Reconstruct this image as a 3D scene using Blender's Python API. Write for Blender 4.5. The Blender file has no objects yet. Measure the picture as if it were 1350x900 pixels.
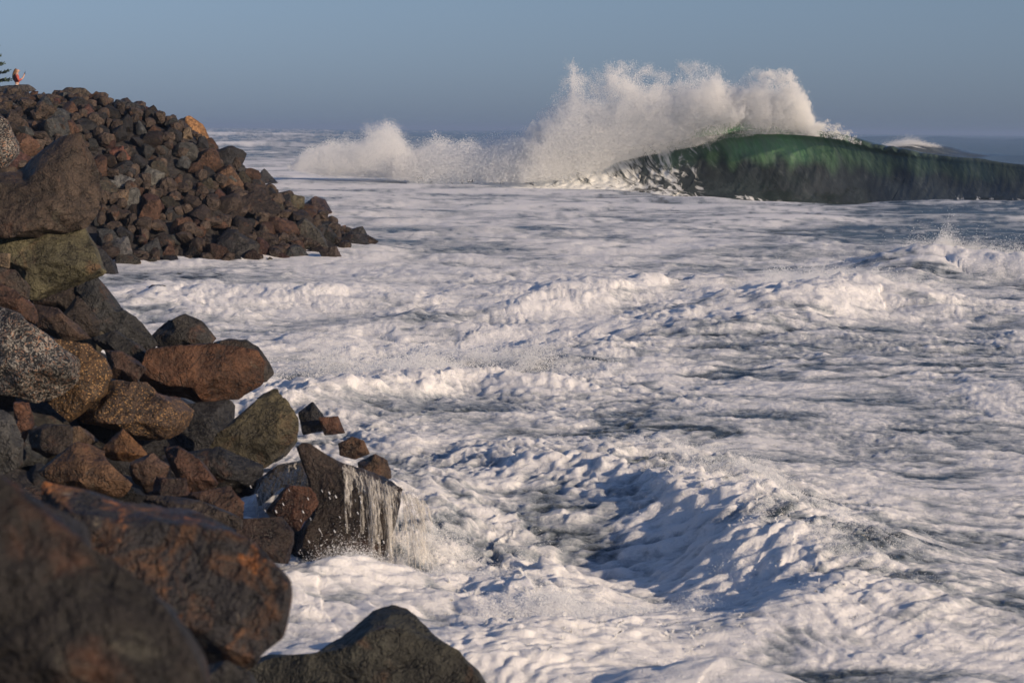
import bpy, bmesh, math, random
import numpy as np
from mathutils import Vector, Matrix

# ------------------------------------------------------------------ scene, camera, light
scene = bpy.context.scene
col = scene.collection
F = 2625.0                       # focal length in pixels of the 1350 px wide photograph
CX, CY = 675.0, 450.0
EYE = np.array([0.0, 0.0, 4.0])
PITCH = math.atan(279.0 / F)
ROLL = 0.0095
fw = np.array([0, math.cos(PITCH), -math.sin(PITCH)])
r0 = np.array([1.0, 0, 0])
u0 = np.cross(r0, fw)
RT = math.cos(ROLL) * r0 + math.sin(ROLL) * u0
UP = -math.sin(ROLL) * r0 + math.cos(ROLL) * u0

cam = bpy.data.cameras.new('camera')
cam.sensor_width = 36.0
cam.lens = F * 36.0 / 1350.0
cam.clip_start = 0.1
cam.clip_end = 40000
cam.dof.use_dof = True
cam.dof.focus_distance = 45.0
cam.dof.aperture_fstop = 4.0
camo = bpy.data.objects.new('camera', cam)
camo.matrix_world = Matrix(((RT[0], UP[0], -fw[0], EYE[0]), (RT[1], UP[1], -fw[1], EYE[1]), (RT[2], UP[2], -fw[2], EYE[2]), (0, 0, 0, 1)))
col.objects.link(camo)
scene.camera = camo

SUN_EL = math.radians(16.5)
SUN_AZ = math.radians(127.0)     # clockwise from +Y (the view direction): to the right, a little behind the camera
sun = bpy.data.lights.new('sun', 'SUN')
sun.energy = 4.8
sun.angle = math.radians(0.6)
sun.color = (1.0, 0.785, 0.56)
suno = bpy.data.objects.new('sun', sun)
to_sun = Vector((math.sin(SUN_AZ) * math.cos(SUN_EL), math.cos(SUN_AZ) * math.cos(SUN_EL), math.sin(SUN_EL)))
suno.rotation_euler = to_sun.to_track_quat('Z', 'Y').to_euler()
col.objects.link(suno)

world = bpy.data.worlds.new('World')
scene.world = world
world.use_nodes = True
wn = world.node_tree.nodes
wl = world.node_tree.links
wn.clear()
sky = wn.new('ShaderNodeTexSky')
sky.sky_type = 'NISHITA'
sky.sun_disc = False
sky.sun_elevation = SUN_EL
sky.sun_rotation = SUN_AZ
sky.air_density = 1.0
sky.dust_density = 0.3
sky.ozone_density = 5.0
tint = wn.new('ShaderNodeMixRGB')
tint.blend_type = 'MULTIPLY'
tint.inputs[0].default_value = 1.0
geo = wn.new('ShaderNodeTexCoord')
sep = wn.new('ShaderNodeSeparateXYZ')
wl.new(geo.outputs['Generated'], sep.inputs[0])
mr = wn.new('ShaderNodeMapRange'); mr.interpolation_type = 'SMOOTHSTEP'
mr.inputs[1].default_value = -0.03; mr.inputs[2].default_value = 0.11
wl.new(sep.outputs[2], mr.inputs[0])
tm = wn.new('ShaderNodeMixRGB')                      # dusky blue grey sea air low down, clearer above, all round
tm.inputs[1].default_value = (0.48, 0.65, 1.17, 1)
tm.inputs[2].default_value = (1.16, 0.97, 1.02, 1)
wl.new(mr.outputs[0], tm.inputs[0])
mr2 = wn.new('ShaderNodeMapRange'); mr2.inputs[1].default_value = 0.11; mr2.inputs[2].default_value = 1.0
wl.new(sep.outputs[2], mr2.inputs[0])
tm2 = wn.new('ShaderNodeMixRGB')
tm2.inputs[2].default_value = (2.5, 1.9, 1.65, 1)  # sky brightened towards the zenith to add fill light
wl.new(mr2.outputs[0], tm2.inputs[0]); wl.new(tm.outputs[0], tm2.inputs[1])
wl.new(tm2.outputs[0], tint.inputs[2])
bgn = wn.new('ShaderNodeBackground')
bgn.inputs[1].default_value = 0.070
out = wn.new('ShaderNodeOutputWorld')
wl.new(sky.outputs[0], tint.inputs[1])
wl.new(tint.outputs[0], bgn.inputs[0])
wl.new(bgn.outputs[0], out.inputs[0])

scene.view_settings.view_transform = 'Standard'
scene.view_settings.look = 'None'
scene.view_settings.exposure = 0.12
scene.view_settings.gamma = 1.0
scene.cycles.max_bounces = 14
scene.cycles.diffuse_bounces = 12
scene.cycles.glossy_bounces = 3
scene.cycles.transparent_max_bounces = 12
scene.cycles.volume_bounces = 0

# ------------------------------------------------------------------ helpers
rng = np.random.default_rng(11)
random.seed(5)


def ray(px, py):
    d = fw + RT * ((px - CX) / F) - UP * ((py - CY) / F)
    return d                      # forward depth 1


def at(px, py, depth):
    return EYE + ray(px, py) * depth


def at_z(px, py, z=0.0):
    d = ray(px, py)
    return EYE + d * ((z - EYE[2]) / d[2])


def to_px(p):
    q = np.asarray(p) - EYE
    d = q @ fw
    return CX + F * (q @ RT) / d, CY - F * (q @ UP) / d


PERM = np.random.default_rng(3).permutation(256)
PERM = np.concatenate([PERM, PERM, PERM]).astype(np.int64)
ANG = np.random.default_rng(4).uniform(0, 2 * np.pi, 256)
G2 = np.stack([np.cos(ANG), np.sin(ANG)], 1)
G3 = np.random.default_rng(6).normal(size=(256, 3))
G3 /= np.linalg.norm(G3, axis=1)[:, None]


def n2(x, y, seed=0):
    x = x + seed * 37.17
    y = y + seed * 11.93
    xf = np.floor(x); yf = np.floor(y)
    xi = xf.astype(np.int64) & 255; yi = yf.astype(np.int64) & 255
    x = x - xf; y = y - yf
    u = x * x * x * (x * (x * 6 - 15) + 10); v = y * y * y * (y * (y * 6 - 15) + 10)

    def g(ix, iy, dx, dy):
        h = PERM[PERM[ix] + iy] & 255
        return G2[h, 0] * dx + G2[h, 1] * dy
    a = g(xi, yi, x, y); b = g((xi + 1) & 255, yi, x - 1, y)
    c = g(xi, (yi + 1) & 255, x, y - 1); d = g((xi + 1) & 255, (yi + 1) & 255, x - 1, y - 1)
    return (a + u * (b - a) + v * (c - a + u * (a - b - c + d))) * 1.5


def n3(p, seed=0):
    p = p + np.array([seed * 31.7, seed * 17.3, seed * 7.9])
    pf = np.floor(p)
    i = pf.astype(np.int64) & 255
    f = p - pf
    w = f * f * f * (f * (f * 6 - 15) + 10)
    res = 0
    for dx in (0, 1):
        for dy in (0, 1):
            for dz in (0, 1):
                h = PERM[PERM[PERM[(i[:, 0] + dx) & 255] + ((i[:, 1] + dy) & 255)] + ((i[:, 2] + dz) & 255)] & 255
                g = G3[h]
                dot = g[:, 0] * (f[:, 0] - dx) + g[:, 1] * (f[:, 1] - dy) + g[:, 2] * (f[:, 2] - dz)
                res = res + dot * (w[:, 0] if dx else 1 - w[:, 0]) * (w[:, 1] if dy else 1 - w[:, 1]) * (w[:, 2] if dz else 1 - w[:, 2])
    return res * 1.5


def fbm3(p, oc=4, seed=0, gain=0.5):
    a = 1.0; s = 0; q = p
    for k in range(oc):
        s = s + a * n3(q, seed + k)
        q = q * 2.03; a *= gain
    return s


def sst(a, b, x):
    t = np.clip((x - a) / (b - a), 0, 1)
    return t * t * (3 - 2 * t)


def grid_faces(nr, nc):
    i = np.arange(nr - 1)[:, None] * nc + np.arange(nc - 1)[None, :]
    return np.stack([i, i + 1, i + nc + 1, i + nc], -1).reshape(-1, 4)


def mesh_np(name, verts, faces, smooth=True):
    me = bpy.data.meshes.new(name)
    verts = np.ascontiguousarray(verts, dtype=np.float32)
    faces = np.ascontiguousarray(faces, dtype=np.int32)
    nf, k = faces.shape
    me.vertices.add(len(verts))
    me.vertices.foreach_set('co', verts.ravel())
    me.loops.add(nf * k)
    me.loops.foreach_set('vertex_index', faces.ravel())
    me.polygons.add(nf)
    me.polygons.foreach_set('loop_start', np.arange(nf, dtype=np.int32) * k)
    me.polygons.foreach_set('loop_total', np.full(nf, k, dtype=np.int32))
    me.update(calc_edges=True)
    me.polygons.foreach_set('use_smooth', np.full(nf, smooth, dtype=bool))
    return me


def vattr(me, name, vals):
    a = me.attributes.new(name, 'FLOAT', 'POINT')
    a.data.foreach_set('value', np.ascontiguousarray(vals, dtype=np.float32).ravel())


def link(name, me, mat=None, parent=None, loc=(0, 0, 0)):
    o = bpy.data.objects.new(name, me)
    o.location = loc
    col.objects.link(o)
    if parent is not None:
        o.parent = parent
    if mat is not None and me is not None and not me.materials:
        me.materials.append(mat)
    return o


def tag(o, label=None, cat=None, group=None, kind=None):
    if label: o['label'] = label
    if cat: o['category'] = cat
    if group: o['group'] = group
    if kind: o['kind'] = kind
    return o


# ------------------------------------------------------------------ materials
class NT:
    def __init__(self, name):
        self.m = bpy.data.materials.new(name)
        self.m.use_nodes = True
        self.t = self.m.node_tree
        self.t.nodes.clear()
        self.out = self.n('ShaderNodeOutputMaterial')

    def n(self, typ, **kw):
        nd = self.t.nodes.new(typ)
        for k, v in kw.items():
            if isinstance(k, str) and hasattr(nd, k):
                setattr(nd, k, v)
        return nd

    def l(self, a, b):
        self.t.links.new(a, b)

    def math(self, op, a, b=None, clamp=False):
        nd = self.n('ShaderNodeMath', operation=op)
        nd.use_clamp = clamp
        for i, v in enumerate((a, b)):
            if v is None: continue
            if isinstance(v, (int, float)): nd.inputs[i].default_value = v
            else: self.l(v, nd.inputs[i])
        return nd.outputs[0]

    def noise(self, vec, scale, detail=4, rough=0.55, dist=0.0):
        nd = self.n('ShaderNodeTexNoise')
        nd.inputs['Scale'].default_value = scale
        nd.inputs['Detail'].default_value = detail
        nd.inputs['Roughness'].default_value = rough
        nd.inputs['Distortion'].default_value = dist
        if vec is not None: self.l(vec, nd.inputs['Vector'])
        return nd.outputs['Fac']

    def ramp(self, v, a, b, ca=0.0, cb=1.0, smooth=True):
        nd = self.n('ShaderNodeMapRange')
        if smooth: nd.interpolation_type = 'SMOOTHSTEP'
        nd.inputs[1].default_value = a; nd.inputs[2].default_value = b
        nd.inputs[3].default_value = ca; nd.inputs[4].default_value = cb
        self.l(v, nd.inputs[0])
        return nd.outputs[0]

    def mix(self, f, a, b, mode='MIX'):
        nd = self.n('ShaderNodeMixRGB', blend_type=mode)
        for i, v in enumerate((f, a, b)):
            if isinstance(v, (int, float)): nd.inputs[i].default_value = v
            elif isinstance(v, tuple): nd.inputs[i].default_value = (*v, 1) if len(v) == 3 else v
            else: self.l(v, nd.inputs[i])
        return nd.outputs[0]

    def bump(self, h, strength, dist, normal=None):
        nd = self.n('ShaderNodeBump')
        nd.inputs['Strength'].default_value = strength
        nd.inputs['Distance'].default_value = dist
        self.l(h, nd.inputs['Height'])
        if normal is not None: self.l(normal, nd.inputs['Normal'])
        return nd.outputs[0]

    def principled(self, base=None, rough=0.6, spec=0.4, normal=None):
        nd = self.n('ShaderNodeBsdfPrincipled')
        if isinstance(base, tuple): nd.inputs['Base Color'].default_value = (*base, 1)
        elif base is not None: self.l(base, nd.inputs['Base Color'])
        if isinstance(rough, (int, float)): nd.inputs['Roughness'].default_value = rough
        else: self.l(rough, nd.inputs['Roughness'])
        nd.inputs['Specular IOR Level'].default_value = spec
        if normal is not None: self.l(normal, nd.inputs['Normal'])
        return nd.outputs[0]

    def surf(self, s):
        self.l(s, self.out.inputs['Surface'])
        return self.m


def rock_material(name, mode):
    t = NT(name)
    tc = t.n('ShaderNodeTexCoord').outputs['Object']
    oi = t.n('ShaderNodeObjectInfo')
    off = t.n('ShaderNodeVectorMath', operation='ADD')
    comb = t.n('ShaderNodeCombineXYZ')
    rr = t.math('MULTIPLY', oi.outputs['Random'], 80.0)
    t.l(rr, comb.inputs[0]); t.l(rr, comb.inputs[1])
    t.l(tc, off.inputs[0]); t.l(comb.outputs[0], off.inputs[1])
    v = off.outputs[0]
    base = oi.outputs['Color']
    big = t.noise(v, 1.7, 6, 0.62, 0.4)
    mid = t.noise(v, 7.0, 6, 0.65)
    fine = t.noise(v, 45.0, 4, 0.7)
    f1 = t.ramp(big, 0.3, 0.7, 0.55, 1.4)
    c = t.mix(1.0, base, f1, 'MULTIPLY')
    f2 = t.ramp(mid, 0.32, 0.68, 0.6, 1.4)
    c = t.mix(1.0, c, f2, 'MULTIPLY')
    f3 = t.ramp(fine, 0.35, 0.65, 0.7, 1.3)
    c = t.mix(1.0, c, f3, 'MULTIPLY')
    # rust stains and grey lichen as patches
    pr = t.noise(v, 2.3, 5, 0.6, 0.8)
    rust = t.ramp(pr, 0.56, 0.72)
    rustc = t.math('MULTIPLY', rust, 0.35)
    c = t.mix(rustc, c, (0.16, 0.065, 0.03))
    pl = t.noise(v, 3.1, 6, 0.7, 0.3)
    lich = t.math('MULTIPLY', t.ramp(pl, 0.6, 0.7), 0.35)
    c = t.mix(lich, c, (0.12, 0.115, 0.09))
    vor = t.n('ShaderNodeTexVoronoi', feature='DISTANCE_TO_EDGE')
    vor.inputs['Scale'].default_value = 2.2
    wv = t.n('ShaderNodeVectorMath', operation='ADD')
    nz = t.n('ShaderNodeTexNoise'); nz.inputs['Scale'].default_value = 3.0; nz.inputs['Detail'].default_value = 4
    t.l(v, nz.inputs['Vector'])
    t.l(v, wv.inputs[0]); t.l(nz.outputs['Color'], wv.inputs[1])
    t.l(wv.outputs[0], vor.inputs['Vector'])
    crack = t.ramp(vor.outputs['Distance'], 0.0, 0.035)
    if mode == 'granite':
        vs = t.n('ShaderNodeTexVoronoi'); vs.inputs['Scale'].default_value = 40.0
        t.l(wv.outputs[0], vs.inputs['Vector'])
        sp = t.n('ShaderNodeSeparateColor'); t.l(vs.outputs['Color'], sp.inputs[0])
        g = t.ramp(t.math('ADD', t.math('MULTIPLY', sp.outputs[0], 0.6), t.math('MULTIPLY', mid, 0.6)), 0.55, 0.78)
        c = t.mix(g, (0.022, 0.024, 0.028), (0.30, 0.28, 0.25))
        p = t.math('MULTIPLY', t.ramp(sp.outputs[1], 0.7, 0.75), g)
        c = t.mix(p, c, (0.30, 0.17, 0.11))
        c = t.mix(t.ramp(big, 0.4, 0.6, 0.0, 0.6), c, t.mix(1.0, c, base, 'MULTIPLY'))
    elif mode == 'gold':
        vs = t.n('ShaderNodeTexVoronoi'); vs.inputs['Scale'].default_value = 75.0
        t.l(v, vs.inputs['Vector'])
        sp = t.n('ShaderNodeSeparateColor'); t.l(vs.outputs['Color'], sp.inputs[0])
        g = t.ramp(sp.outputs[0], 0.80, 0.92)
        c = t.mix(g, c, (0.30, 0.18, 0.08))
        g2 = t.ramp(sp.outputs[1], 0.8, 0.9)
        c = t.mix(g2, c, (0.03, 0.026, 0.024))
    elif mode == 'mottled':
        m1 = t.ramp(t.noise(v, 3.5, 7, 0.68, 1.2), 0.38, 0.54)
        c = t.mix(m1, c, (0.022, 0.021, 0.024))
        m2 = t.ramp(t.noise(v, 4.5, 6, 0.6, 0.8), 0.56, 0.70)
        c = t.mix(m2, c, (0.42, 0.16, 0.05))
        m3 = t.math('MULTIPLY', t.ramp(t.noise(v, 9.0, 6, 0.65, 0.6), 0.63, 0.7), 0.6)
        c = t.mix(m3, c, (0.24, 0.20, 0.15))
    c = t.mix(t.math('MULTIPLY', t.math('SUBTRACT', 1.0, crack), 0.6), c, (0.012, 0.011, 0.011))
    pz = t.n('ShaderNodeSeparateXYZ'); t.l(t.n('ShaderNodeNewGeometry').outputs['Position'], pz.inputs[0])
    wet = t.ramp(t.math('ADD', pz.outputs[2], t.math('MULTIPLY', t.math('SUBTRACT', pr, 0.5), 1.6)), 0.35, 0.85, 1.0, 0.0)
    c = t.mix(t.math('MULTIPLY', wet, 0.45), c, t.mix(1.0, c, (0.3, 0.3, 0.32), 'MULTIPLY'))
    rough = t.math('SUBTRACT', t.ramp(mid, 0.3, 0.7, 0.40, 0.72), t.math('MULTIPLY', wet, 0.22))
    nb = t.bump(big, 0.9, 0.30)
    nb = t.bump(mid, 1.0, 0.09, nb)
    nb = t.bump(fine, 0.8, 0.014, nb)
    nb = t.bump(crack, 0.5, 0.04, nb)
    return t.surf(t.principled(c, rough, 0.35, nb))


ROCK = {k: rock_material('rock_' + k, k) for k in ('plain', 'granite', 'gold', 'mottled')}


def simple(name, base, rough=0.7, spec=0.3, var=0.25, scale=8.0):
    t = NT(name)
    tc = t.n('ShaderNodeTexCoord').outputs['Object']
    f = t.ramp(t.noise(tc, scale, 4), 0.3, 0.7, 1 - var, 1 + var)
    c = t.mix(1.0, base, f, 'MULTIPLY')
    return t.surf(t.principled(c, rough, spec))


def sea_material():
    t = NT('foamy_water')
    pos = t.n('ShaderNodeNewGeometry').outputs['Position']
    fo = t.n('ShaderNodeAttribute', attribute_name='foam').outputs['Fac']
    # foam lace: stretched noise breaking the cover
    mp = t.n('ShaderNodeMapping'); mp.inputs['Scale'].default_value = (0.6, 1.0, 1.0)
    t.l(pos, mp.inputs['Vector'])
    lace = t.noise(mp.outputs[0], 2.4, 9, 0.70, 2.4)
    lace2 = t.noise(mp.outputs[0], 10.0, 7, 0.72, 3.0)
    f = t.math('ADD', fo, t.math('MULTIPLY', t.math('SUBTRACT', lace, 0.5), 0.9))
    f = t.math('ADD', f, t.math('MULTIPLY', t.math('SUBTRACT', lace2, 0.5), 0.55))
    mask = t.ramp(f, 0.28, 0.62)
    thick = t.ramp(f, 0.5, 1.0)
    fc = t.mix(thick, (0.29, 0.325, 0.365), (0.84, 0.83, 0.83))
    h1 = t.noise(pos, 6.0, 8, 0.7, 0.8)
    h2 = t.noise(pos, 22.0, 6, 0.7, 0.9)
    nb = t.bump(h1, 0.7, 0.12)
    nb = t.bump(h2, 0.6, 0.03, nb)
    foam = t.principled(fc, 0.75, 0.25, nb)
    pn = foam.node
    pn.inputs['Subsurface Weight'].default_value = 0.7
    pn.inputs['Subsurface Radius'].default_value = (1.0, 1.0, 1.1)
    pn.inputs['Subsurface Scale'].default_value = 0.035
    h3 = t.noise(mp.outputs[0], 3.0, 5, 0.6)
    nw = t.bump(h3, 0.9, 0.3)
    water = t.principled((0.050, 0.062, 0.070), 0.2, 0.45, nw)
    mx = t.n('ShaderNodeMixShader')
    t.l(mask, mx.inputs[0]); t.l(water, mx.inputs[1]); t.l(foam, mx.inputs[2])
    return t.surf(mx.outputs[0])


def wave_material():
    t = NT('breaking_wave_water')
    at_ = lambda n: t.n('ShaderNodeAttribute', attribute_name=n).outputs['Fac']
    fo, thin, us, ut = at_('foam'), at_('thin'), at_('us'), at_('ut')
    comb = t.n('ShaderNodeCombineXYZ')
    t.l(t.math('ADD', t.math('MULTIPLY', us, 0.8), t.math('MULTIPLY', ut, 0.55)), comb.inputs[0]); t.l(t.math('MULTIPLY', ut, 0.34), comb.inputs[1])
    v = comb.outputs[0]
    st = t.noise(v, 1.4, 8, 0.68, 1.4)
    st2 = t.noise(v, 5.0, 5, 0.6, 0.4)
    f = t.math('ADD', fo, t.math('MULTIPLY', t.math('SUBTRACT', st, 0.5), 1.5))
    mask = t.ramp(f, 0.42, 0.66)
    wc = t.mix(thin, (0.036, 0.044, 0.046), (0.15, 0.33, 0.14))  # green glow of light through the lip, painted into the base colour
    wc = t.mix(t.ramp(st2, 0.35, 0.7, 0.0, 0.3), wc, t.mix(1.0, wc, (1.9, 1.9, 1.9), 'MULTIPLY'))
    wc = t.mix(t.ramp(st, 0.52, 0.72, 0.0, 0.36), wc, (0.13, 0.145, 0.15))  # pale streak highlights painted into the face colour
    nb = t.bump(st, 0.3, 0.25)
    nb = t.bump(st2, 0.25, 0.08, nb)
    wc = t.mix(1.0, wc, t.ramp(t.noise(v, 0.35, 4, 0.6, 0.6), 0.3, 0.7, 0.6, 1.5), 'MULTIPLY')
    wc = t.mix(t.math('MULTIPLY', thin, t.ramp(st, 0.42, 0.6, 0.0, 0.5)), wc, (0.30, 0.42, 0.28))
    water = t.principled(wc, 0.16, 0.5, nb)
    tr = t.n('ShaderNodeBsdfTranslucent')
    tr.inputs[0].default_value = (0.20, 0.42, 0.20, 1)
    mt = t.n('ShaderNodeMixShader')
    t.l(t.math('MULTIPLY', thin, 0.2), mt.inputs[0]); t.l(water, mt.inputs[1]); t.l(tr.outputs[0], mt.inputs[2])
    foam = t.principled((0.78, 0.79, 0.78), 0.8, 0.2, nb)
    mx = t.n('ShaderNodeMixShader')
    t.l(mask, mx.inputs[0]); t.l(mt.outputs[0], mx.inputs[1]); t.l(foam, mx.inputs[2])
    return t.surf(mx.outputs[0])


def spray_material():
    t = NT('spray_droplets')
    d = t.n('ShaderNodeBsdfDiffuse'); d.inputs[0].default_value = (0.95, 0.95, 0.94, 1)
    tr = t.n('ShaderNodeBsdfTranslucent'); tr.inputs[0].default_value = (0.95, 0.95, 0.94, 1)
    mx = t.n('ShaderNodeMixShader'); mx.inputs[0].default_value = 0.5
    t.l(d.outputs[0], mx.inputs[1]); t.l(tr.outputs[0], mx.inputs[2])
    return t.surf(mx.outputs[0])


def strand_material():
    t = NT('falling_water')
    v = t.n('ShaderNodeTexCoord').outputs['Object']
    n = t.noise(v, 14.0, 5, 0.6)
    d = t.n('ShaderNodeBsdfDiffuse'); d.inputs[0].default_value = (0.55, 0.53, 0.50, 1)
    tp = t.n('ShaderNodeBsdfTransparent')
    mx = t.n('ShaderNodeMixShader')
    t.l(t.ramp(n, 0.3, 0.68, 0.03, 0.5), mx.inputs[0])
    t.l(tp.outputs[0], mx.inputs[1]); t.l(d.outputs[0], mx.inputs[2])
    return t.surf(mx.outputs[0])


M_SEA = sea_material()
M_WAVE = wave_material()
M_SPRAY = spray_material()
M_STRAND = strand_material()

# ------------------------------------------------------------------ the rock bank under the boulders
TOE = np.array([(0.5, 2), (0.5, 6), (0.3, 9.5), (-0.35, 13.2), (-1.45, 18), (-2.6, 23), (-3.4, 27.5), (-5.7, 31), (-9.0, 38), (-12.2, 46), (-13.4, 52),
                (-12.6, 57.5), (-10.2, 60), (-7.6, 61.5), (-5.3, 65), (-4.7, 68), (-6.6, 73), (-8.0, 80), (-10.2, 92), (-14, 112), (-20, 140), (-30, 180)], float)
POLY = np.vstack([TOE, [(-140, 180), (-140, -30), (0.5, -30)]])


def bank_dist(x, y):
    """signed distance inside the waterline"""
    x = np.asarray(x, float); y = np.asarray(y, float)
    d = np.full(x.shape, 1e9)
    for k in range(len(TOE) - 1):
        a, b = TOE[k], TOE[k + 1]
        ab = b - a
        tt = np.clip(((x - a[0]) * ab[0] + (y - a[1]) * ab[1]) / (ab @ ab), 0, 1)
        d = np.minimum(d, np.hypot(x - a[0] - tt * ab[0], y - a[1] - tt * ab[1]))
    inside = np.zeros(x.shape, bool)
    for k in range(len(POLY)):
        a, b = POLY[k], POLY[(k + 1) % len(POLY)]
        c = ((a[1] > y) != (b[1] > y)) & (x < (b[0] - a[0]) * (y - a[1]) / (b[1] - a[1] + 1e-12) + a[0])
        inside ^= c
    return np.where(inside, d, -d)


def bank_z_exact(x, y):
    d = bank_dist(x, y)
    yy = np.asarray(y, float)
    top = np.interp(yy, [0, 12, 18, 27, 40, 50, 60, 140], [1.2, 1.2, 1.35, 2.3, 3.0, 3.9, 4.55, 4.9])
    wid = np.interp(yy, [0, 12, 27, 40, 50, 60, 140], [3.0, 3.2, 3.8, 5.5, 7.5, 8.6, 9.0])
    q = np.clip(d / wid, 0, 1)
    z = top * (1 - (1 - q) ** 1.25)
    zf = np.interp(d, [0, 1, 2, 3, 4, 5, 5.8, 7, 8.6, 11], [0, .6, 1.2, 1.75, 2.45, 3.25, 3.9, 4.5, 4.85, 5.1]) * top / 4.6
    k = sst(44, 56, yy)
    z = z * (1 - k) + zf * k
    return np.where(d > 0, z, d * 0.7) - 0.25 - 0.2 * (1 - sst(33, 44, yy))


BGX = np.arange(-70, 10, 0.25); BGY = np.arange(-32, 182, 0.25)
_bx, _by = np.meshgrid(BGX, BGY)
BGD = bank_dist(_bx, _by); BGZ = bank_z_exact(_bx, _by)


def bank_grid(G, x, y):
    fx = np.clip((np.asarray(x, float) + 70) / 0.25, 0, len(BGX) - 1.001); fy = np.clip((np.asarray(y, float) + 32) / 0.25, 0, len(BGY) - 1.001)
    i = fx.astype(int); j = fy.astype(int); a = fx - i; b = fy - j
    return (G[j, i] * (1 - a) + G[j, i + 1] * a) * (1 - b) + (G[j + 1, i] * (1 - a) + G[j + 1, i + 1] * a) * b


def bank_z(x, y):
    return bank_grid(BGZ, x, y)


def on_bank(px, py, lift=0.0, near=3.0, far=170.0):
    ds = np.linspace(near, far, 400)
    p = EYE[None, :] + ray(px, py)[None, :] * ds[:, None]
    z = np.maximum(bank_z(p[:, 0], p[:, 1]), -0.1) + lift
    hit = np.nonzero(p[:, 2] <= z)[0]
    return ds[hit[0]] if len(hit) else None


gy = np.concatenate([np.linspace(-20, 40, 110), np.linspace(40.6, 180, 190)])
gx = np.linspace(-70, 6, 230)
GX, GY = np.meshgrid(gx, gy)
GZ = bank_z(GX, GY)
GZ = GZ + 0.22 * n2(GX / 0.9, GY / 0.9, 3) + 0.14 * np.abs(n2(GX / 0.45, GY / 0.45, 4)) - 0.12
bank_me = mesh_np('rubble_bank', np.stack([GX, GY, GZ], -1).reshape(-1, 3), grid_faces(*GX.shape), False)
bank = link('ground', bank_me, ROCK['plain'])
bank.color = (0.035, 0.032, 0.032, 1)
tag(bank, kind='structure')

# ------------------------------------------------------------------ boulders
_ico = {}


def ico(sub):
    if sub not in _ico:
        bm = bmesh.new()
        bmesh.ops.create_icosphere(bm, subdivisions=sub, radius=1.0)
        v = np.array([q.co[:] for q in bm.verts])
        f = np.array([[q.index for q in p.verts] for p in bm.faces])
        bm.free()
        _ico[sub] = (v / np.linalg.norm(v, axis=1)[:, None], f)
    return _ico[sub]


def facet_radius(dirs, g, nplanes=13, p=22, extra=()):
    n = g.normal(size=(nplanes, 3))
    n /= np.linalg.norm(n, axis=1)[:, None]
    d = g.uniform(0.62, 1.0, nplanes)
    for e in extra:
        e = np.array(e, float)
        n = np.vstack([n, e[:3] / np.linalg.norm(e[:3])]); d = np.append(d, e[3])
    for ax in range(3):
        for s in (-1, 1):
            e = np.zeros(3); e[ax] = s
            n = np.vstack([n, e]); d = np.append(d, 1.02)
    c = np.clip(dirs @ n.T, 0, None) / d
    return (c ** p).sum(1) ** (-1.0 / p)


def rough_up(P, size, seed, amp):
    q = P / size
    ln = np.linalg.norm(P, axis=1)[:, None] + 1e-9
    d = 0.55 * fbm3(q * 1.6, 4, seed) + 0.45 * (0.35 - np.abs(fbm3(q * 2.7 + 5, 4, seed + 9)))
    return P + P / ln * (d * amp * size)[:, None]


BOULDERS = []


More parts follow.
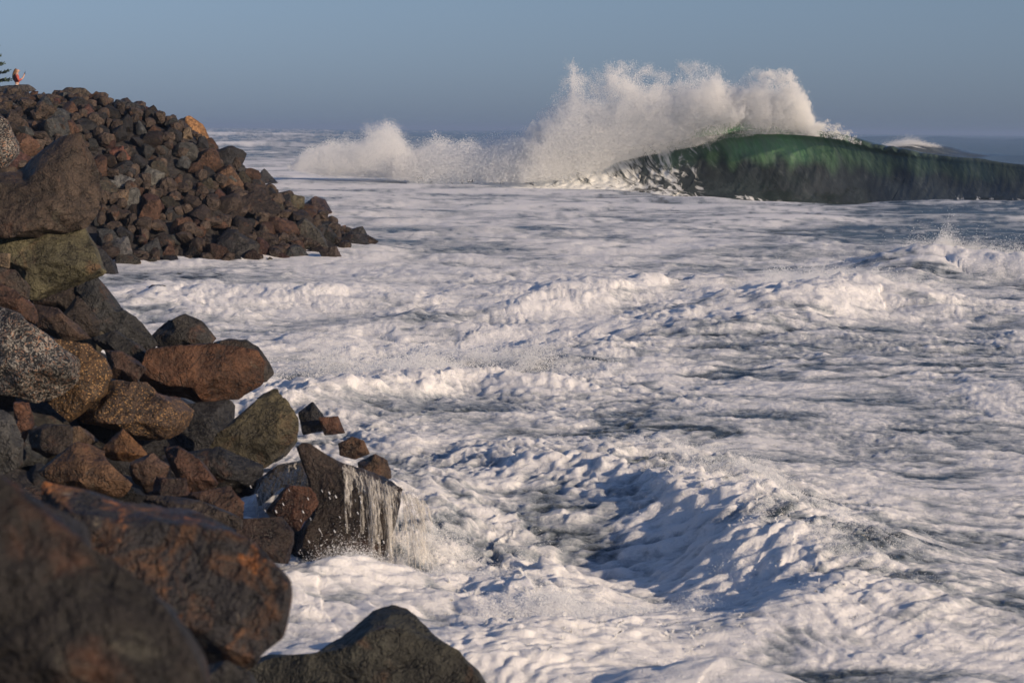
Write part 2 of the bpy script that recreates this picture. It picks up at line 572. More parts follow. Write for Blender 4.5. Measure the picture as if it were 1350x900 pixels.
def traced_rock(poly, depth, label, color, mat='plain', sub=4, dr=0.9, seed=1, p=80, amp=0.05, planes=15, extra=None, group='boulders of the near rock bank'):
    """A boulder whose outline from the beach side is POLY; size and thickness follow from its distance."""
    poly = np.array(poly, float)
    x, y = poly[:, 0], poly[:, 1]
    x2, y2 = np.roll(x, -1), np.roll(y, -1)
    cr = x * y2 - x2 * y
    A = cr.sum() / 2
    cx = ((x + x2) * cr).sum() / (6 * A); cy = ((y + y2) * cr).sum() / (6 * A)
    U = (x - cx) / F * depth; V = -(y - cy) / F * depth
    nb = 256
    th = np.linspace(-np.pi, np.pi, nb, endpoint=False)
    R = np.zeros(nb)
    dx, dy = np.cos(th), np.sin(th)
    for k in range(len(U)):
        a = np.array([U[k], V[k]]); b = np.array([U[(k + 1) % len(U)], V[(k + 1) % len(U)]])
        e = b - a
        den = dx * e[1] - dy * e[0]
        den = np.where(np.abs(den) < 1e-12, 1e-12, den)
        tt = (a[0] * e[1] - a[1] * e[0]) / den
        ss = (a[0] * dy - a[1] * dx) / den
        ok = (tt > 0) & (ss >= -1e-6) & (ss <= 1 + 1e-6)
        R = np.where(ok, np.maximum(R, tt), R)
    R = np.where(R <= 0, R[R > 0].mean(), R)
    g = np.random.default_rng(seed)
    dirs, faces = ico(sub)
    ex = [(0.1, 0.35, 1.0, 0.72)] if extra is None else extra
    r = facet_radius(dirs, g, planes, p, ex)
    P = dirs * r[:, None]
    rho = np.hypot(P[:, 0], P[:, 1])
    tv = np.arctan2(P[:, 1], P[:, 0])
    nbin = 72 if sub >= 4 else 40
    bi = ((tv + np.pi) / (2 * np.pi) * nbin).astype(int) % nbin
    S = np.zeros(nbin)
    np.maximum.at(S, bi, rho)
    S[S == 0] = S.mean()
    S = (np.roll(S, 1) + 2 * S + np.roll(S, -1)) / 4
    S = np.maximum(S, 0.25)
    tc = -np.pi + (np.arange(nbin) + 0.5) * 2 * np.pi / nbin
    Sv = np.interp(tv, np.concatenate([[tc[-1] - 2 * np.pi], tc, [tc[0] + 2 * np.pi]]), np.concatenate([[S[-1]], S, [S[0]]]))
    Rv = np.interp(tv, np.append(th, np.pi), np.append(R, R[0]))
    k = Rv / Sv
    Dm = R.mean() * dr
    L = np.stack([P[:, 0] * k, P[:, 1] * k, P[:, 2] * Dm], 1)
    L = rough_up(L, R.mean(), seed, amp)
    W = L[:, 0:1] * RT + L[:, 1:2] * UP - L[:, 2:3] * fw
    me = mesh_np('boulder', W, faces)
    try:
        me.set_sharp_from_angle(angle=math.radians(36))
    except Exception:
        pass
    c = at(cx, cy, depth)
    o = link('boulder', me, ROCK[mat], None, c)
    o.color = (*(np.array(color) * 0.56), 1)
    tag(o, label, 'rock', group)
    BOULDERS.append((o, cx, cy, depth))
    return o


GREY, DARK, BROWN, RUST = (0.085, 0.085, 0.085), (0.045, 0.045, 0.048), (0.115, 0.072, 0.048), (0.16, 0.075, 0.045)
OLIVE, TAN, BLACKBR = (0.135, 0.125, 0.075), (0.24, 0.18, 0.12), (0.055, 0.042, 0.036)

NEAR = [
 # poly, depth, label, colour, material, sub, dr, seed
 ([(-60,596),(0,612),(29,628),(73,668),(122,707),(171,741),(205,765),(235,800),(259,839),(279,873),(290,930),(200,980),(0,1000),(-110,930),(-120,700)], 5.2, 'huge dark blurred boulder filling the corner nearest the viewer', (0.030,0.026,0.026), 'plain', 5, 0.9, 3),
 ([(54,633),(98,641),(147,658),(205,672),(264,680),(313,694),(352,721),(386,756),(389,780),(379,834),(342,868),(303,880),(264,868),(200,850),(120,790),(60,710)], 8.2, 'large orange and black mottled boulder behind the blurred nearest one', (0.17,0.085,0.045), 'mottled', 5, 0.75, 5),
 ([(255,900),(266,880),(300,868),(330,884),(345,930),(300,960)], 7.0, 'dark boulder edge wedged under the orange mottled boulder', DARK, 'plain', 4, 0.9, 7),
 ([(300,892),(313,883),(352,863),(420,853),(455,834),(489,809),(518,798),(543,804),(567,824),(601,848),(631,878),(650,915),(600,980),(450,1000),(300,950)], 12.6, 'olive grey peaked boulder standing alone in the foam nearest the viewer', (0.062,0.062,0.050), 'plain', 5, 0.8, 9),
 ([(-30,240),(0,232),(23,225),(58,195),(85,179),(108,177),(114,191),(125,214),(131,253),(127,283),(112,301),(58,314),(0,318),(-40,318)], 24.5, 'big brown boulder with a dark sloping top balanced on the green one', (0.085,0.062,0.048), 'plain', 5, 0.85, 12),
 ([(-25,318),(0,311),(49,305),(110,299),(125,325),(138,359),(125,367),(83,382),(45,397),(22,390),(0,362),(-25,350)], 24.6, 'green tinged angular boulder carrying the big brown one', OLIVE, 'plain', 5, 0.85, 14),
 ([(-18,148),(0,152),(12,160),(23,191),(25,203),(8,224),(-18,222)], 30.0, 'pink and white granite boulder behind the big brown balanced one', (0.5,0.45,0.42), 'granite', 4, 0.9, 16),
 ([(-14,333),(15,334),(14,354),(-14,356)], 23.6, 'small tan stone tucked beside the green tinged boulder', TAN, 'plain', 4, 0.9, 17),
 ([(79,420),(100,388),(113,397),(130,423),(130,442),(113,446),(94,437)], 24.2, 'small dark brown wedge below the green tinged boulder', BLACKBR, 'plain', 4, 0.9, 18),
 ([(100,380),(125,362),(140,380),(158,405),(180,418),(210,454),(191,471),(151,452),(122,420)], 25.5, 'long blue grey slab sloping down to the foam below the green boulder', (0.062,0.065,0.07), 'plain', 4, 0.7, 19),
 ([(117,446),(151,435),(189,458),(199,470),(183,482),(144,467)], 24.6, 'flat dark slab under the long blue grey one', DARK, 'plain', 4, 0.8, 20),
 ([(-30,408),(0,404),(26,412),(53,431),(76,450),(96,476),(99,503),(76,522),(45,533),(15,522),(-30,515)], 20.6, 'black and white speckled granite boulder above the gold flecked one', (0.55,0.55,0.58), 'granite', 5, 0.9, 22),
 ([(60,450),(79,446),(117,452),(140,473),(150,495),(140,522),(117,537),(95,558),(76,541),(55,520)], 21.2, 'brown boulder with gold flecks beside the speckled granite', (0.12,0.07,0.035), 'gold', 5, 0.9, 23),
 ([(198,442),(219,425),(245,413),(264,422),(286,446),(270,465),(211,462)], 27.0, 'dark rounded boulder peeking over the wide rust brown block', (0.055,0.052,0.05), 'plain', 4, 0.9, 24),
 ([(185,503),(192,475),(200,459),(227,456),(279,452),(340,460),(347,476),(347,507),(317,525),(264,535),(227,522),(200,514)], 24.6, 'wide rust brown block with a flat face above the green grey boulder', (0.13,0.062,0.034), 'plain', 5, 0.8, 26),
 ([(280,452),(300,446),(325,448),(344,462),(355,478),(361,492),(352,504),(320,505),(290,485)], 25.6, 'smooth dark boulder close behind the wide rust brown block', (0.06,0.052,0.045), 'plain', 4, 0.9, 27),
 ([(102,544),(128,514),(151,501),(196,503),(206,518),(234,527),(250,544),(242,567),(223,580),(181,580),(151,569),(128,561),(110,558)], 21.4, 'rounded grainy brown boulder below the gold flecked one', (0.13,0.082,0.055), 'gold', 5, 0.9, 28),
 ([(268,608),(290,570),(321,540),(340,522),(363,512),(381,527),(396,552),(393,582),(378,600),(340,622),(300,628)], 22.8, 'green grey rounded boulder at the waterline under the rust block', (0.12,0.105,0.062), 'plain', 5, 0.9, 30),
 ([(393,543),(412,529),(427,548),(431,567),(400,573)], 25.0, 'small black stone at the water edge beside the green grey boulder', DARK, 'plain', 4, 0.9, 31),
 ([(420,550),(446,548),(455,571),(427,574)], 24.8, 'small rust stone at the water edge beside the black one', RUST, 'plain', 4, 0.9, 32),
 ([(-22,352),(0,353),(23,356),(40,378),(38,396),(15,388),(-18,378)], 22.6, 'grey brown stone directly under the green tinged boulder', (0.085,0.07,0.06), 'plain', 4, 0.9, 33),
 ([(-20,372),(0,374),(23,384),(42,404),(48,430),(23,418),(-14,408)], 21.8, 'red brown slab lying behind the speckled granite', (0.11,0.06,0.042), 'plain', 4, 0.9, 34),
 ([(38,401),(76,406),(120,446),(85,452),(48,432)], 22.4, 'brown sloping slab between the granite and the dark wedge', (0.095,0.062,0.045), 'plain', 4, 0.7, 35),
 ([(138,461),(162,463),(196,486),(181,505),(146,498)], 23.6, 'brown stone squeezed between the gold flecked and rust blocks', (0.09,0.055,0.042), 'plain', 4, 0.9, 36),
 ([(-24,535),(0,540),(17,550),(32,586),(30,614),(5,628),(-24,620)], 17.0, 'plain grey boulder cut by the picture edge below the granite', (0.08,0.08,0.08), 'plain', 4, 0.9, 37),
 ([(17,529),(38,531),(43,560),(33,584),(21,562)], 18.6, 'narrow upright rust stone under the speckled granite', RUST, 'plain', 4, 0.8, 38),
 ([(36,568),(60,558),(95,560),(100,592),(60,604),(38,594)], 18.4, 'dark stone in the gap above the pale brown wedge', BLACKBR, 'plain', 4, 0.9, 39),
 ([(83,563),(106,561),(130,582),(112,592),(88,584)], 18.8, 'small buff stone leaning on the rounded grainy boulder', (0.13,0.09,0.06), 'plain', 4, 0.9, 40),
 ([(130,594),(162,564),(174,575),(196,602),(170,609),(148,607)], 18.6, 'small pointed orange wedge among the lower stones', (0.20,0.10,0.045), 'plain', 4, 0.8, 41),
 ([(44,624),(98,582),(117,589),(178,636),(163,657),(122,650),(73,640)], 17.4, 'pale brown wedge with a sharp ridge above the mottled boulder', (0.16,0.09,0.05), 'plain', 4, 0.8, 42),
 ([(213,590),(235,587),(264,604),(289,636),(274,655),(245,650),(223,616)], 18.6, 'ridged red brown boulder below the green grey one', (0.15,0.075,0.05), 'plain', 4, 0.9, 43),
 ([(171,609),(200,597),(222,614),(217,640),(191,650),(174,635)], 17.8, 'dull brown stone between the pale wedge and the ridged boulder', (0.095,0.058,0.042), 'plain', 4, 0.9, 44),
 ([(205,628),(245,631),(252,657),(220,664),(200,650)], 17.4, 'small chocolate stone under the ridged red brown boulder', (0.08,0.045,0.035), 'plain', 4, 0.9, 45),
 ([(247,650),(303,640),(323,662),(320,684),(264,674)], 17.2, 'wet brown stone low beside the trickling water', (0.10,0.056,0.04), 'plain', 4, 0.9, 46),
 ([(182,653),(215,653),(264,660),(320,682),(320,698),(245,686)], 15.5, 'long flat dark slab behind the orange mottled boulder', (0.065,0.05,0.042), 'plain', 4, 0.8, 47),
 ([(394,586),(408,580),(440,602),(489,625),(530,646),(522,690),(505,740),(469,760),(416,750),(384,730),(402,682),(408,630)], 19.2, 'dark wet ridged rock with water pouring off its edge', (0.062,0.044,0.036), 'plain', 5, 0.9, 50),
 ([(350,674),(377,638),(411,641),(422,663),(393,698),(362,692)], 18.6, 'rust brown boulder set in front of the dark wet ridged rock', (0.11,0.05,0.03), 'plain', 4, 0.8, 51),
 ([(335,635),(367,612),(416,604),(418,643),(372,642),(342,669)], 20.4, 'low wet rock with water streaming over it', (0.05,0.045,0.042), 'plain', 4, 0.9, 52),
 ([(308,684),(372,680),(388,702),(379,745),(342,740),(315,715)], 17.0, 'dark brown rock with splashing drops under the rust boulder', (0.06,0.036,0.028), 'plain', 4, 0.9, 53),
 ([(446,584),(464,575),(480,580),(488,598),(468,606),(448,600)], 22.0, 'brown stone poking out of the overflowing foam', (0.15,0.09,0.055), 'plain', 4, 0.9, 54),
 ([(470,610),(494,598),(510,606),(516,630),(496,640),(476,632)], 20.6, 'tan stone with water curtains beside the dark ridged rock', (0.16,0.10,0.065), 'plain', 4, 0.9, 55),
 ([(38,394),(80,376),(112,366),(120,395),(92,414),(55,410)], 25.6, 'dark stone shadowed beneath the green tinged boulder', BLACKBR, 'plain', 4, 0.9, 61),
 ([(230,535),(262,530),(300,528),(305,560),(285,604),(245,602),(228,570)], 24.2, 'black stone in the deep gap between rust block and green grey boulder', DARK, 'plain', 4, 0.9, 62),  # dark filler stone added where the gap between boulders is only shade
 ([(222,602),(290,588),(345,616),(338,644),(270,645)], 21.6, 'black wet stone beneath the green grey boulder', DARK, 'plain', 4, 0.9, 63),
 ([(190,386),(200,375),(218,376),(228,390),(210,398)], 46.0, 'dark lump awash in the foam of the cove', DARK, 'plain', 4, 0.9, 57),
]
for k, a in enumerate(NEAR):
    poly, dep, lab, c, m, sub, dr, sd = a
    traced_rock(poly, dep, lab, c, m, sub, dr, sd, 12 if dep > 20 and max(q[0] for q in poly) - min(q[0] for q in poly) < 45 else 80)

FARG = 'boulders of the far rock mound'
# poly, short name used in labels, colour, material, label
FAR = [
 ([(333,236),(349,222),(366,241),(364,256),(339,253)], 'dark pyramid boulder', DARK, 'plain', 'dark pyramid shaped boulder standing out on the seaward skyline of the far mound'),
 ([(399,270),(416,258),(428,263),(438,280),(432,287),(430,303),(408,297)], 'reddish peaked boulder', (0.085,0.055,0.048), 'plain', 'reddish black peaked boulder at the seaward tip of the far mound'),
 ([(374,309),(401,286),(424,305),(433,320),(416,338),(385,333)], 'big olive toe boulder', (0.075,0.07,0.058), 'plain', 'big olive black boulder at the foot of the far mound tip'),
 ([(420,331),(443,323),(454,343),(431,346)], 'brown toe block', (0.09,0.065,0.05), 'plain', 'brown block in the foam at the last corner of the far mound'),
 ([(462,302),(478,298),(489,311),(474,314)], 'outermost stone', DARK, 'plain', 'dark wet stone just beyond the far mound tip, farther of the outlying pair'),
 ([(478,321),(497,323),(500,331),(481,328)], 'flat outlying stone', DARK, 'plain', 'flat wet stone farthest out in the foam off the mound tip'),
 ([(443,299),(456,297),(459,306),(446,307)], 'rust outlying stone', RUST, 'plain', 'small rust stone in the foam off the mound tip'),
 ([(433,311),(445,308),(459,316),(443,321)], 'low outlying stone', DARK, 'plain', 'low dark stone awash beside the reddish peaked boulder'),
 ([(226,162),(250,152),(268,165),(278,188),(262,192),(240,186)], 'sunlit orange boulder', (0.30,0.16,0.07), 'plain', 'sunlit orange boulder on the seaward shoulder of the far mound'),
 ([(139,196),(162,192),(180,218),(169,226),(142,220)], 'red angular boulder', (0.20,0.085,0.06), 'plain', 'red angular boulder with a bright edge mid slope on the far mound'),
 ([(131,243),(154,228),(181,237),(169,252),(135,253)], 'flat speckled slab', (0.17,0.17,0.165), 'plain', 'flat pale grey slab beside the big balanced boulder'),
 ([(162,284),(173,270),(204,275),(201,311),(169,316)], 'white speckled block', (0.20,0.185,0.165), 'gold', 'tall white speckled block low on the far mound'),
 ([(138,255),(154,249),(170,249),(170,265),(154,272),(137,266)], 'buff flecked boulder', (0.17,0.13,0.10), 'gold', 'buff flecked boulder just above the white speckled block'),
 ([(201,297),(216,286),(234,295),(222,306),(202,311)], 'orange red stone', (0.23,0.11,0.07), 'plain', 'orange red stone touching the white speckled block'),
 ([(181,239),(193,217),(217,228),(209,258),(185,256)], 'tall grey boulder', (0.14,0.14,0.13), 'plain', 'tall pale grey boulder with a rounded brown cap mid slope'),
 ([(73,126),(89,115),(112,117),(132,133),(108,137),(81,135)], 'wide crest boulder', (0.10,0.08,0.06), 'plain', 'wide brown boulder humped on the crest of the far mound'),
 ([(148,139),(152,130),(181,136),(187,144),(166,149)], 'dark crest slab', DARK, 'plain', 'dark slab on the crest where the far mound starts to fall'),
 ([(-14,116),(10,113),(38,112),(50,119),(23,126),(-14,126)], 'flat crest slab', (0.06,0.055,0.055), 'plain', 'flat dark slab on the crest hiding the legs of the person'),
 ([(285,324),(312,305),(343,321),(339,338),(308,342)], 'dark toe boulder', (0.055,0.052,0.05), 'plain', 'broad dark boulder in the foam at the foot of the far mound'),
 ([(206,312),(239,305),(271,317),(267,337),(231,336)], 'long dark toe boulder', (0.042,0.042,0.045), 'plain', 'long near black boulder at the foot right of the white speckled block'),
 ([(183,328),(208,313),(219,338),(193,345)], 'steep dark toe stone', (0.055,0.057,0.06), 'plain', 'steep dark stone at the foot below the white speckled block'),
 ([(283,223),(304,217),(328,253),(321,265),(293,258)], 'long rust boulder', (0.13,0.075,0.045), 'plain', 'long rust brown boulder high on the seaward face of the far mound'),
 ([(246,301),(265,289),(293,286),(305,306),(270,317)], 'brown slope boulder', (0.085,0.065,0.05), 'plain', 'brown boulder above the long near black boulder at the foot'),
 ([(324,300),(347,290),(350,327),(331,324)], 'green grey upright stone', (0.10,0.10,0.085), 'plain', 'green grey upright stone beside the big olive boulder'),
 ([(370,276),(379,255),(401,259),(400,273),(380,283)], 'mossy brown boulder', (0.10,0.09,0.06), 'plain', 'mossy brown boulder just inshore of the reddish peaked one'),
 ([(237,173),(250,167),(255,183),(239,185)], 'tan skyline stone', TAN, 'plain', 'small tan stone just below the sunlit orange boulder'),
 ([(297,213),(308,209),(323,219),(323,231),(304,231)], 'dark shoulder stone', DARK, 'plain', 'dark stone above the long rust boulder on the seaward edge'),
 ([(133,330),(154,313),(167,311),(178,334),(187,357),(158,355)], 'sharp grey fin', (0.14,0.14,0.14), 'plain', 'sharp grey fin of rock leaning out of the foam in the cove'),
 ([(122,331),(135,327),(150,344),(157,359),(140,364),(124,357)], 'dark cove stone', DARK, 'plain', 'dark stone in the cove beside the green tinged boulder'),
]
LANDMARK = []
for k, (poly, short, c, m, lab) in enumerate(FAR):
    pc = np.mean(poly, 0)
    d = on_bank(pc[0], pc[1] + 2, 0.1, 40)
    zw = -4.0 / ray(pc[0], max(p[1] for p in poly))[2]
    if d is None:                                    # on the skyline: where its sight line passes nearest the slope
        dq = np.linspace(56, 90, 140); pq = EYE[None] + ray(pc[0], pc[1] + 3)[None] * dq[:, None]
        d = float(dq[np.argmin(pq[:, 2] - bank_z(pq[:, 0], pq[:, 1]))])
    if short == 'flat crest slab': d = 86.0
    if short == 'wide crest boulder': d = 86.0
    if short == 'sunlit orange boulder': d = 69.5
    if pc[1] > 283 and zw > 0: d = max(d, zw) if pc[0] > 150 else zw
    poly = [(a, b + (6 if b > pc[1] and pc[1] > 285 else 0)) for a, b in poly]
    c = tuple(1.35 * v_ for v_ in c)
    traced_rock(poly, d, lab, c, m, 4, 0.9, 100 + k, 60, 0.05, 13, None, FARG)
    LANDMARK.append((pc, short))

# shared shapes for the many other boulders
SHAPES = []
for k in range(22):
    g = np.random.default_rng(500 + k)
    dirs, faces = ico(3)
    r = facet_radius(dirs, g, 10, 60)
    P = dirs * r[:, None] * g.uniform(0.75, 1.2, 3)
    P = rough_up(P, 1.0, 40 + k, 0.06)
    P = P / np.abs(P).max()
    me = mesh_np('boulder', P, faces)
    try: me.set_sharp_from_angle(angle=math.radians(28))
    except Exception: pass
    me.materials.append(ROCK['plain'])
    SHAPES.append(me)

SHADES = [('charcoal', (0.042, 0.042, 0.046), 24), ('dark brown', (0.07, 0.052, 0.043), 22), ('rust brown', (0.125, 0.07, 0.047), 15), ('red brown', (0.115, 0.058, 0.05), 9),
          ('slate grey', (0.085, 0.09, 0.092), 13), ('pale grey', (0.16, 0.16, 0.15), 4), ('olive brown', (0.09, 0.08, 0.058), 9), ('buff', (0.17, 0.125, 0.085), 4)]
SHW = np.array([s[2] for s in SHADES], float); SHW /= SHW.sum()
used_labels = {}


def in_poly(px, py, poly):
    c = False
    for k in range(len(poly)):
        a, b = poly[k - 1], poly[k]
        if (a[1] > py) != (b[1] > py) and px < (b[0] - a[0]) * (py - a[1]) / (b[1] - a[1]) + a[0]: c = not c
    return c


def place_loose(x, y, z, s, g, px, py, marks, where, group):
    me = SHAPES[int(g.integers(len(SHAPES)))]
    o = bpy.data.objects.new('boulder', me)
    o.location = (x, y, z)
    o.rotation_euler = g.uniform(0, 6.28, 3)
    o.scale = s * g.uniform(0.75, 1.25, 3)
    sh = SHADES[int(g.choice(len(SHADES), p=SHW))]
    o.color = (*(np.array(sh[1]) * g.uniform(0.35, 1.0)), 1)
    order = sorted(marks, key=lambda m: math.hypot(px - m[0][0], py - m[0][1]))
    size = 'small' if s < 0.29 else ('large' if s > 0.40 else 'middling')
    lab = None
    for m in order[:5]:
        ddx, ddy = px - m[0][0], py - m[0][1]
        up = 'above' if ddy < 0 else 'below'
        sd_ = 'seaward' if ddx > 0 else 'landward'
        farr = math.hypot(ddx, ddy) > 34
        cands = [('well ' if farr else 'just ') + up, ('some way to the ' if farr else 'on the ') + sd_ + ' side of']
        if abs(ddx) > abs(ddy): cands.reverse()
        if abs(ddx) > 0.4 * abs(ddy) and abs(ddy) > 0.4 * abs(ddx): cands.append(f'{up} and {sd_} of')
        for rel in cands:
            lab = f'{size} {sh[0]} rock {rel} the {m[1]}'
            if lab not in used_labels: break
        if lab not in used_labels: break
    used_labels[lab] = 1
    o['label'] = lab
    o['category'] = 'rock'
    o['group'] = group
    col.objects.link(o)
    return o


# loose boulders over the far mound, largest first, kept apart so that each shows
g = np.random.default_rng(21)
placed = []
NFAR = 212
tries = 0
while len(placed) < NFAR and tries < 32000:
    tries += 1
    s = 0.52 if len(placed) < 16 else (0.41 if len(placed) < 60 else (0.32 if len(placed) < 130 else 0.24))
    y = g.uniform(50, 96); x = g.uniform(-27, -4.4)
    d = float(bank_grid(BGD, x, y))
    if d < -0.1 or d > 12.5: continue
    z = float(bank_z(x, y))
    if z > 3.6: s = min(s, 0.40)
    px, py = to_px((x, y, z + 0.2))
    if px < 60 and z > 4.2: s = min(s, 0.3)
    if px < -15: continue
    if px < 128 and py > 232: continue
    dd = on_bank(px, py, 0.2, 40)
    if dd is None or dd < y * 0.965: continue         # behind the mound
    if any((x - q[0]) ** 2 + (y - q[1]) ** 2 < (0.72 * (s + q[2])) ** 2 for q in placed): continue
    if any(abs(px - m[0][0]) < 12 and abs(py - m[0][1]) < 9 for m in LANDMARK): continue
    placed.append((x, y, s))
    place_loose(x, y, z + s * 0.22, s * g.uniform(0.85, 1.15), g, px, py, LANDMARK, 'far', FARG)

# smaller rubble filling the gaps, past counting
vs_, fs_ = [], []
dirs1, faces1 = ico(2)
nr_ = 0
for k in range(4000):
    if nr_ >= 520: break
    y = g.uniform(50, 92); x = g.uniform(-25, -4.4)
    d = float(bank_grid(BGD, x, y))
    if d < 0.05 or d > 12: continue
    z = float(bank_z(x, y)); px, py = to_px((x, y, z + .15))
    if px < -15 or (px < 128 and py > 232): continue
    dd = on_bank(px, py, 0.2, 40)
    if dd is None or dd < y * 0.965: continue
    s = g.uniform(0.12, 0.24)
    P = dirs1 * facet_radius(dirs1, g, 9, 50)[:, None] * s * g.uniform(.7, 1.3, 3)
    fs_.append(faces1 + len(dirs1) * nr_); vs_.append(P + np.array([x, y, z + s * g.uniform(.3, 1.3)])); nr_ += 1
rub = link('rubble', mesh_np('rubble', np.concatenate(vs_), np.concatenate(fs_), False), ROCK['plain'])
rub.color = (0.060, 0.044, 0.034, 1)
tag(rub, 'small broken stone lying in the gaps of the far rock mound', 'rubble', None, 'stuff')

# loose stones in the gaps of the near bank
NEARMARK = [((70, 250), 'big brown balanced boulder'), ((60, 345), 'green tinged boulder'), ((40, 470), 'speckled granite boulder'), ((270, 490), 'wide rust brown block'),
            ((180, 545), 'rounded grainy boulder'), ((335, 570), 'green grey boulder'), ((110, 620), 'pale brown wedge'), ((250, 625), 'ridged red brown boulder'), ((455, 670), 'dark wet ridged rock')]
cnt = 0
for tries in range(6000):
    if cnt >= 44: break
    px = g.uniform(-20, 400); py = g.uniform(330, 730)
    if px > 60 + (py - 330) * 0.85: continue
    dd = on_bank(px, py, 0.0, 14, 34)
    if dd is None: continue
    s = g.uniform(0.25, 0.45)
    if any(in_poly(px, py, a[0]) for a in NEAR): continue
    nb_ = [a[1] for a in NEAR if min(math.hypot(px - q[0], py - q[1]) for q in a[0]) < 45]
    if nb_: dd = max(dd, max(nb_) + s * 1.1)
    p = at(px, py, dd)
    if any((p[0] - q[0]) ** 2 + (p[1] - q[1]) ** 2 < (0.7 * (s + q[2])) ** 2 for q in placed): continue
    placed.append((p[0], p[1], s))
    place_loose(p[0], p[1], p[2], s, g, px, py, NEARMARK, 'near', 'boulders of the near rock bank')
    cnt += 1

# ------------------------------------------------------------------ sea
WL_PX = np.array([540, 700, 850, 930, 1000, 1100, 1200, 1350, 1560], float)
WL_D = np.array([151, 148, 146, 144, 142, 139, 136, 131, 124], float)
WH_PX = np.array([540, 640, 700, 800, 870, 930, 985, 1050, 1100, 1150, 1200, 1270, 1350, 1560], float)
WH = np.array([1.0, 1.4, 1.9, 2.5, 3.2, 4.3, 4.75, 4.2, 3.95, 3.3, 2.8, 2.4, 2.05, 1.4])


def wave_base(px):
    dep = np.interp(px, WL_PX, WL_D)
    return np.stack([(px - CX) / F * dep, dep], -1)


def ridge(X, Y, pts, amps, wl, wr, shape=1.0):
    """A ridge along a world polyline; WL/WR are its widths to the left and to the right of the direction of travel."""
    best = np.full(X.shape, 1e9); sd = np.zeros(X.shape); am = np.zeros(X.shape)
    ends = np.zeros(X.shape)
    n = len(pts)
    for k in range(n - 1):
        a, b = pts[k], pts[k + 1]
        e = b - a
        L2 = e @ e
        tt = ((X - a[0]) * e[0] + (Y - a[1]) * e[1]) / L2
        tcl = np.clip(tt, 0, 1)
        dx = X - a[0] - tcl * e[0]; dy = Y - a[1] - tcl * e[1]
        dist = np.hypot(dx, dy)
        side = e[0] * (Y - a[1]) - e[1] * (X - a[0])
        m = dist < best
        best = np.where(m, dist, best)
        sd = np.where(m, side / math.sqrt(L2), sd)
        am = np.where(m, amps[k] + (amps[k + 1] - amps[k]) * tcl, am)
    w = wr + (wl - wr) * sst(-0.5 * (wl + wr) / 2, 0.5 * (wl + wr) / 2, sd)
    return am * np.exp(-(best / w) ** (2 * shape)), sd, am


NC, NR = 1000, 900
u = np.linspace(-0.30, 0.345, NC)
inv = np.linspace(1 / 11.0, 1 / 9000.0, NR)
yy = 1 / inv
Y = np.repeat(yy[:, None], NC, 1)
X = u[None, :] * Y
spc = np.gradient(yy)[:, None] * np.ones((1, NC))
LAT = Y * 0.000645


def band(lam, ax=1.0):
    return sst(0.35, 1.3, lam / np.maximum(spc * 0.8, LAT))


P_ = lambda *pts, z=0.0: np.array([at_z(a, b, z)[:2] for a, b in pts])

# where the water is wild, where it is calm, and how much foam lies on it
h = np.zeros_like(X)
wildn = n2(X / 9.0, Y / 13.0, 1) * 0.5 + 0.5
far_f = sst(45, 110, Y)
wild = 0.55 + 0.6 * wildn
wild = wild * (1 - 0.45 * far_f) * (1 - 0.5 * sst(0.06, 0.16, X / Y) * (1 - sst(26, 45, Y)))
foam = 0.86 + 0.22 * n2(X / 5.0, Y / 8.0, 2) + 0.3 * n2(X / 13.0, Y / 6.0, 3) * sst(40, 70, Y) + 0.18 * n2(X / 1.7, Y / 2.4, 7)
lx = X + 0.5 * n2(X / 1.3, Y / 1.3, 91); ly = Y + 0.5 * n2(X / 1.3, Y / 1.3, 92)
foam -= 0.30 * (1 - sst(0.0, 0.28, np.abs(n2(lx / 1.7, ly / 0.8, 93)))) * band(1.5) * sst(-0.2, 0.3, n2(X / 3.1, Y / 4.0, 94))

h += 0.13 * n2(X / 7.5, Y / 5.0, 11) + 0.07 * n2(X / 3.6, Y / 2.4, 12)
h += 0.22 * n2(X / 22.0, Y / 9.0, 13) * band(9)


def add(pts, amps, wl, wr, shape=1.0, wildup=0.6, foamup=0.3, leftthin=0.0):
    global h, wild, foam
    r, sdist, am = ridge(X + 0.25 * n2(X / 1.1, Y / 1.1, 77), Y + 0.35 * n2(X / 1.3, Y / 1.3, 78), pts, amps, wl, wr, shape)
    h = h + r
    k = r / (max(np.abs(amps)) + 1e-6)
    foam = foam - leftthin * k * (sdist > 0)
    wild = wild + wildup * k
    foam = foam + foamup * k
    return r, sdist


# foreground bore: smooth dark left face, tumbling right side
_r, _sd = add(P_((690, 578), (790, 590), (880, 603), (965, 640), (1045, 690), (1105, 745), (1135, 800), z=0.4), [0.2, 0.36, 0.43, 0.45, 0.42, 0.32, 0.15], 1.5, 0.8, 1.0, 0.9, 0.2, 0.0)
_b = np.array([0.80, -0.60])                        # water drawn up the hollow face of the bore in streaks
_sa = X * -_b[1] + Y * _b[0]; _sb = X * _b[0] + Y * _b[1]
_m = np.clip(_r / 0.43, 0, 1) * (_sd > 0)
streak = n2(_sa / 1.6 + 0.5 * n2(X / 2, Y / 2, 71), _sb / 0.16, 72) + 0.6 * n2(_sa / 0.9, _sb / 0.07, 73)
h += _m * streak * 0.04
foam -= _m * (0.18 + 0.28 * streak)
add(P_((560, 760), (620, 770), (700, 770), z=-0.2), [-0.4, -0.45, -0.15], 1.1, 1.1, 1.0, 0.0, 0.1)
add(P_((640, 690), (760, 720), (850, 770), z=0), [-0.2, -0.3, -0.2], 1.2, 1.2, 1.0, -0.6, -0.25)
# water piled against the black rock, pouring down into the pit
add(P_((470, 590), (540, 605), (600, 640), z=0.7), [0.45, 0.46, 0.25], 1.8, 0.9, 1.0, 0.3, 0.1)
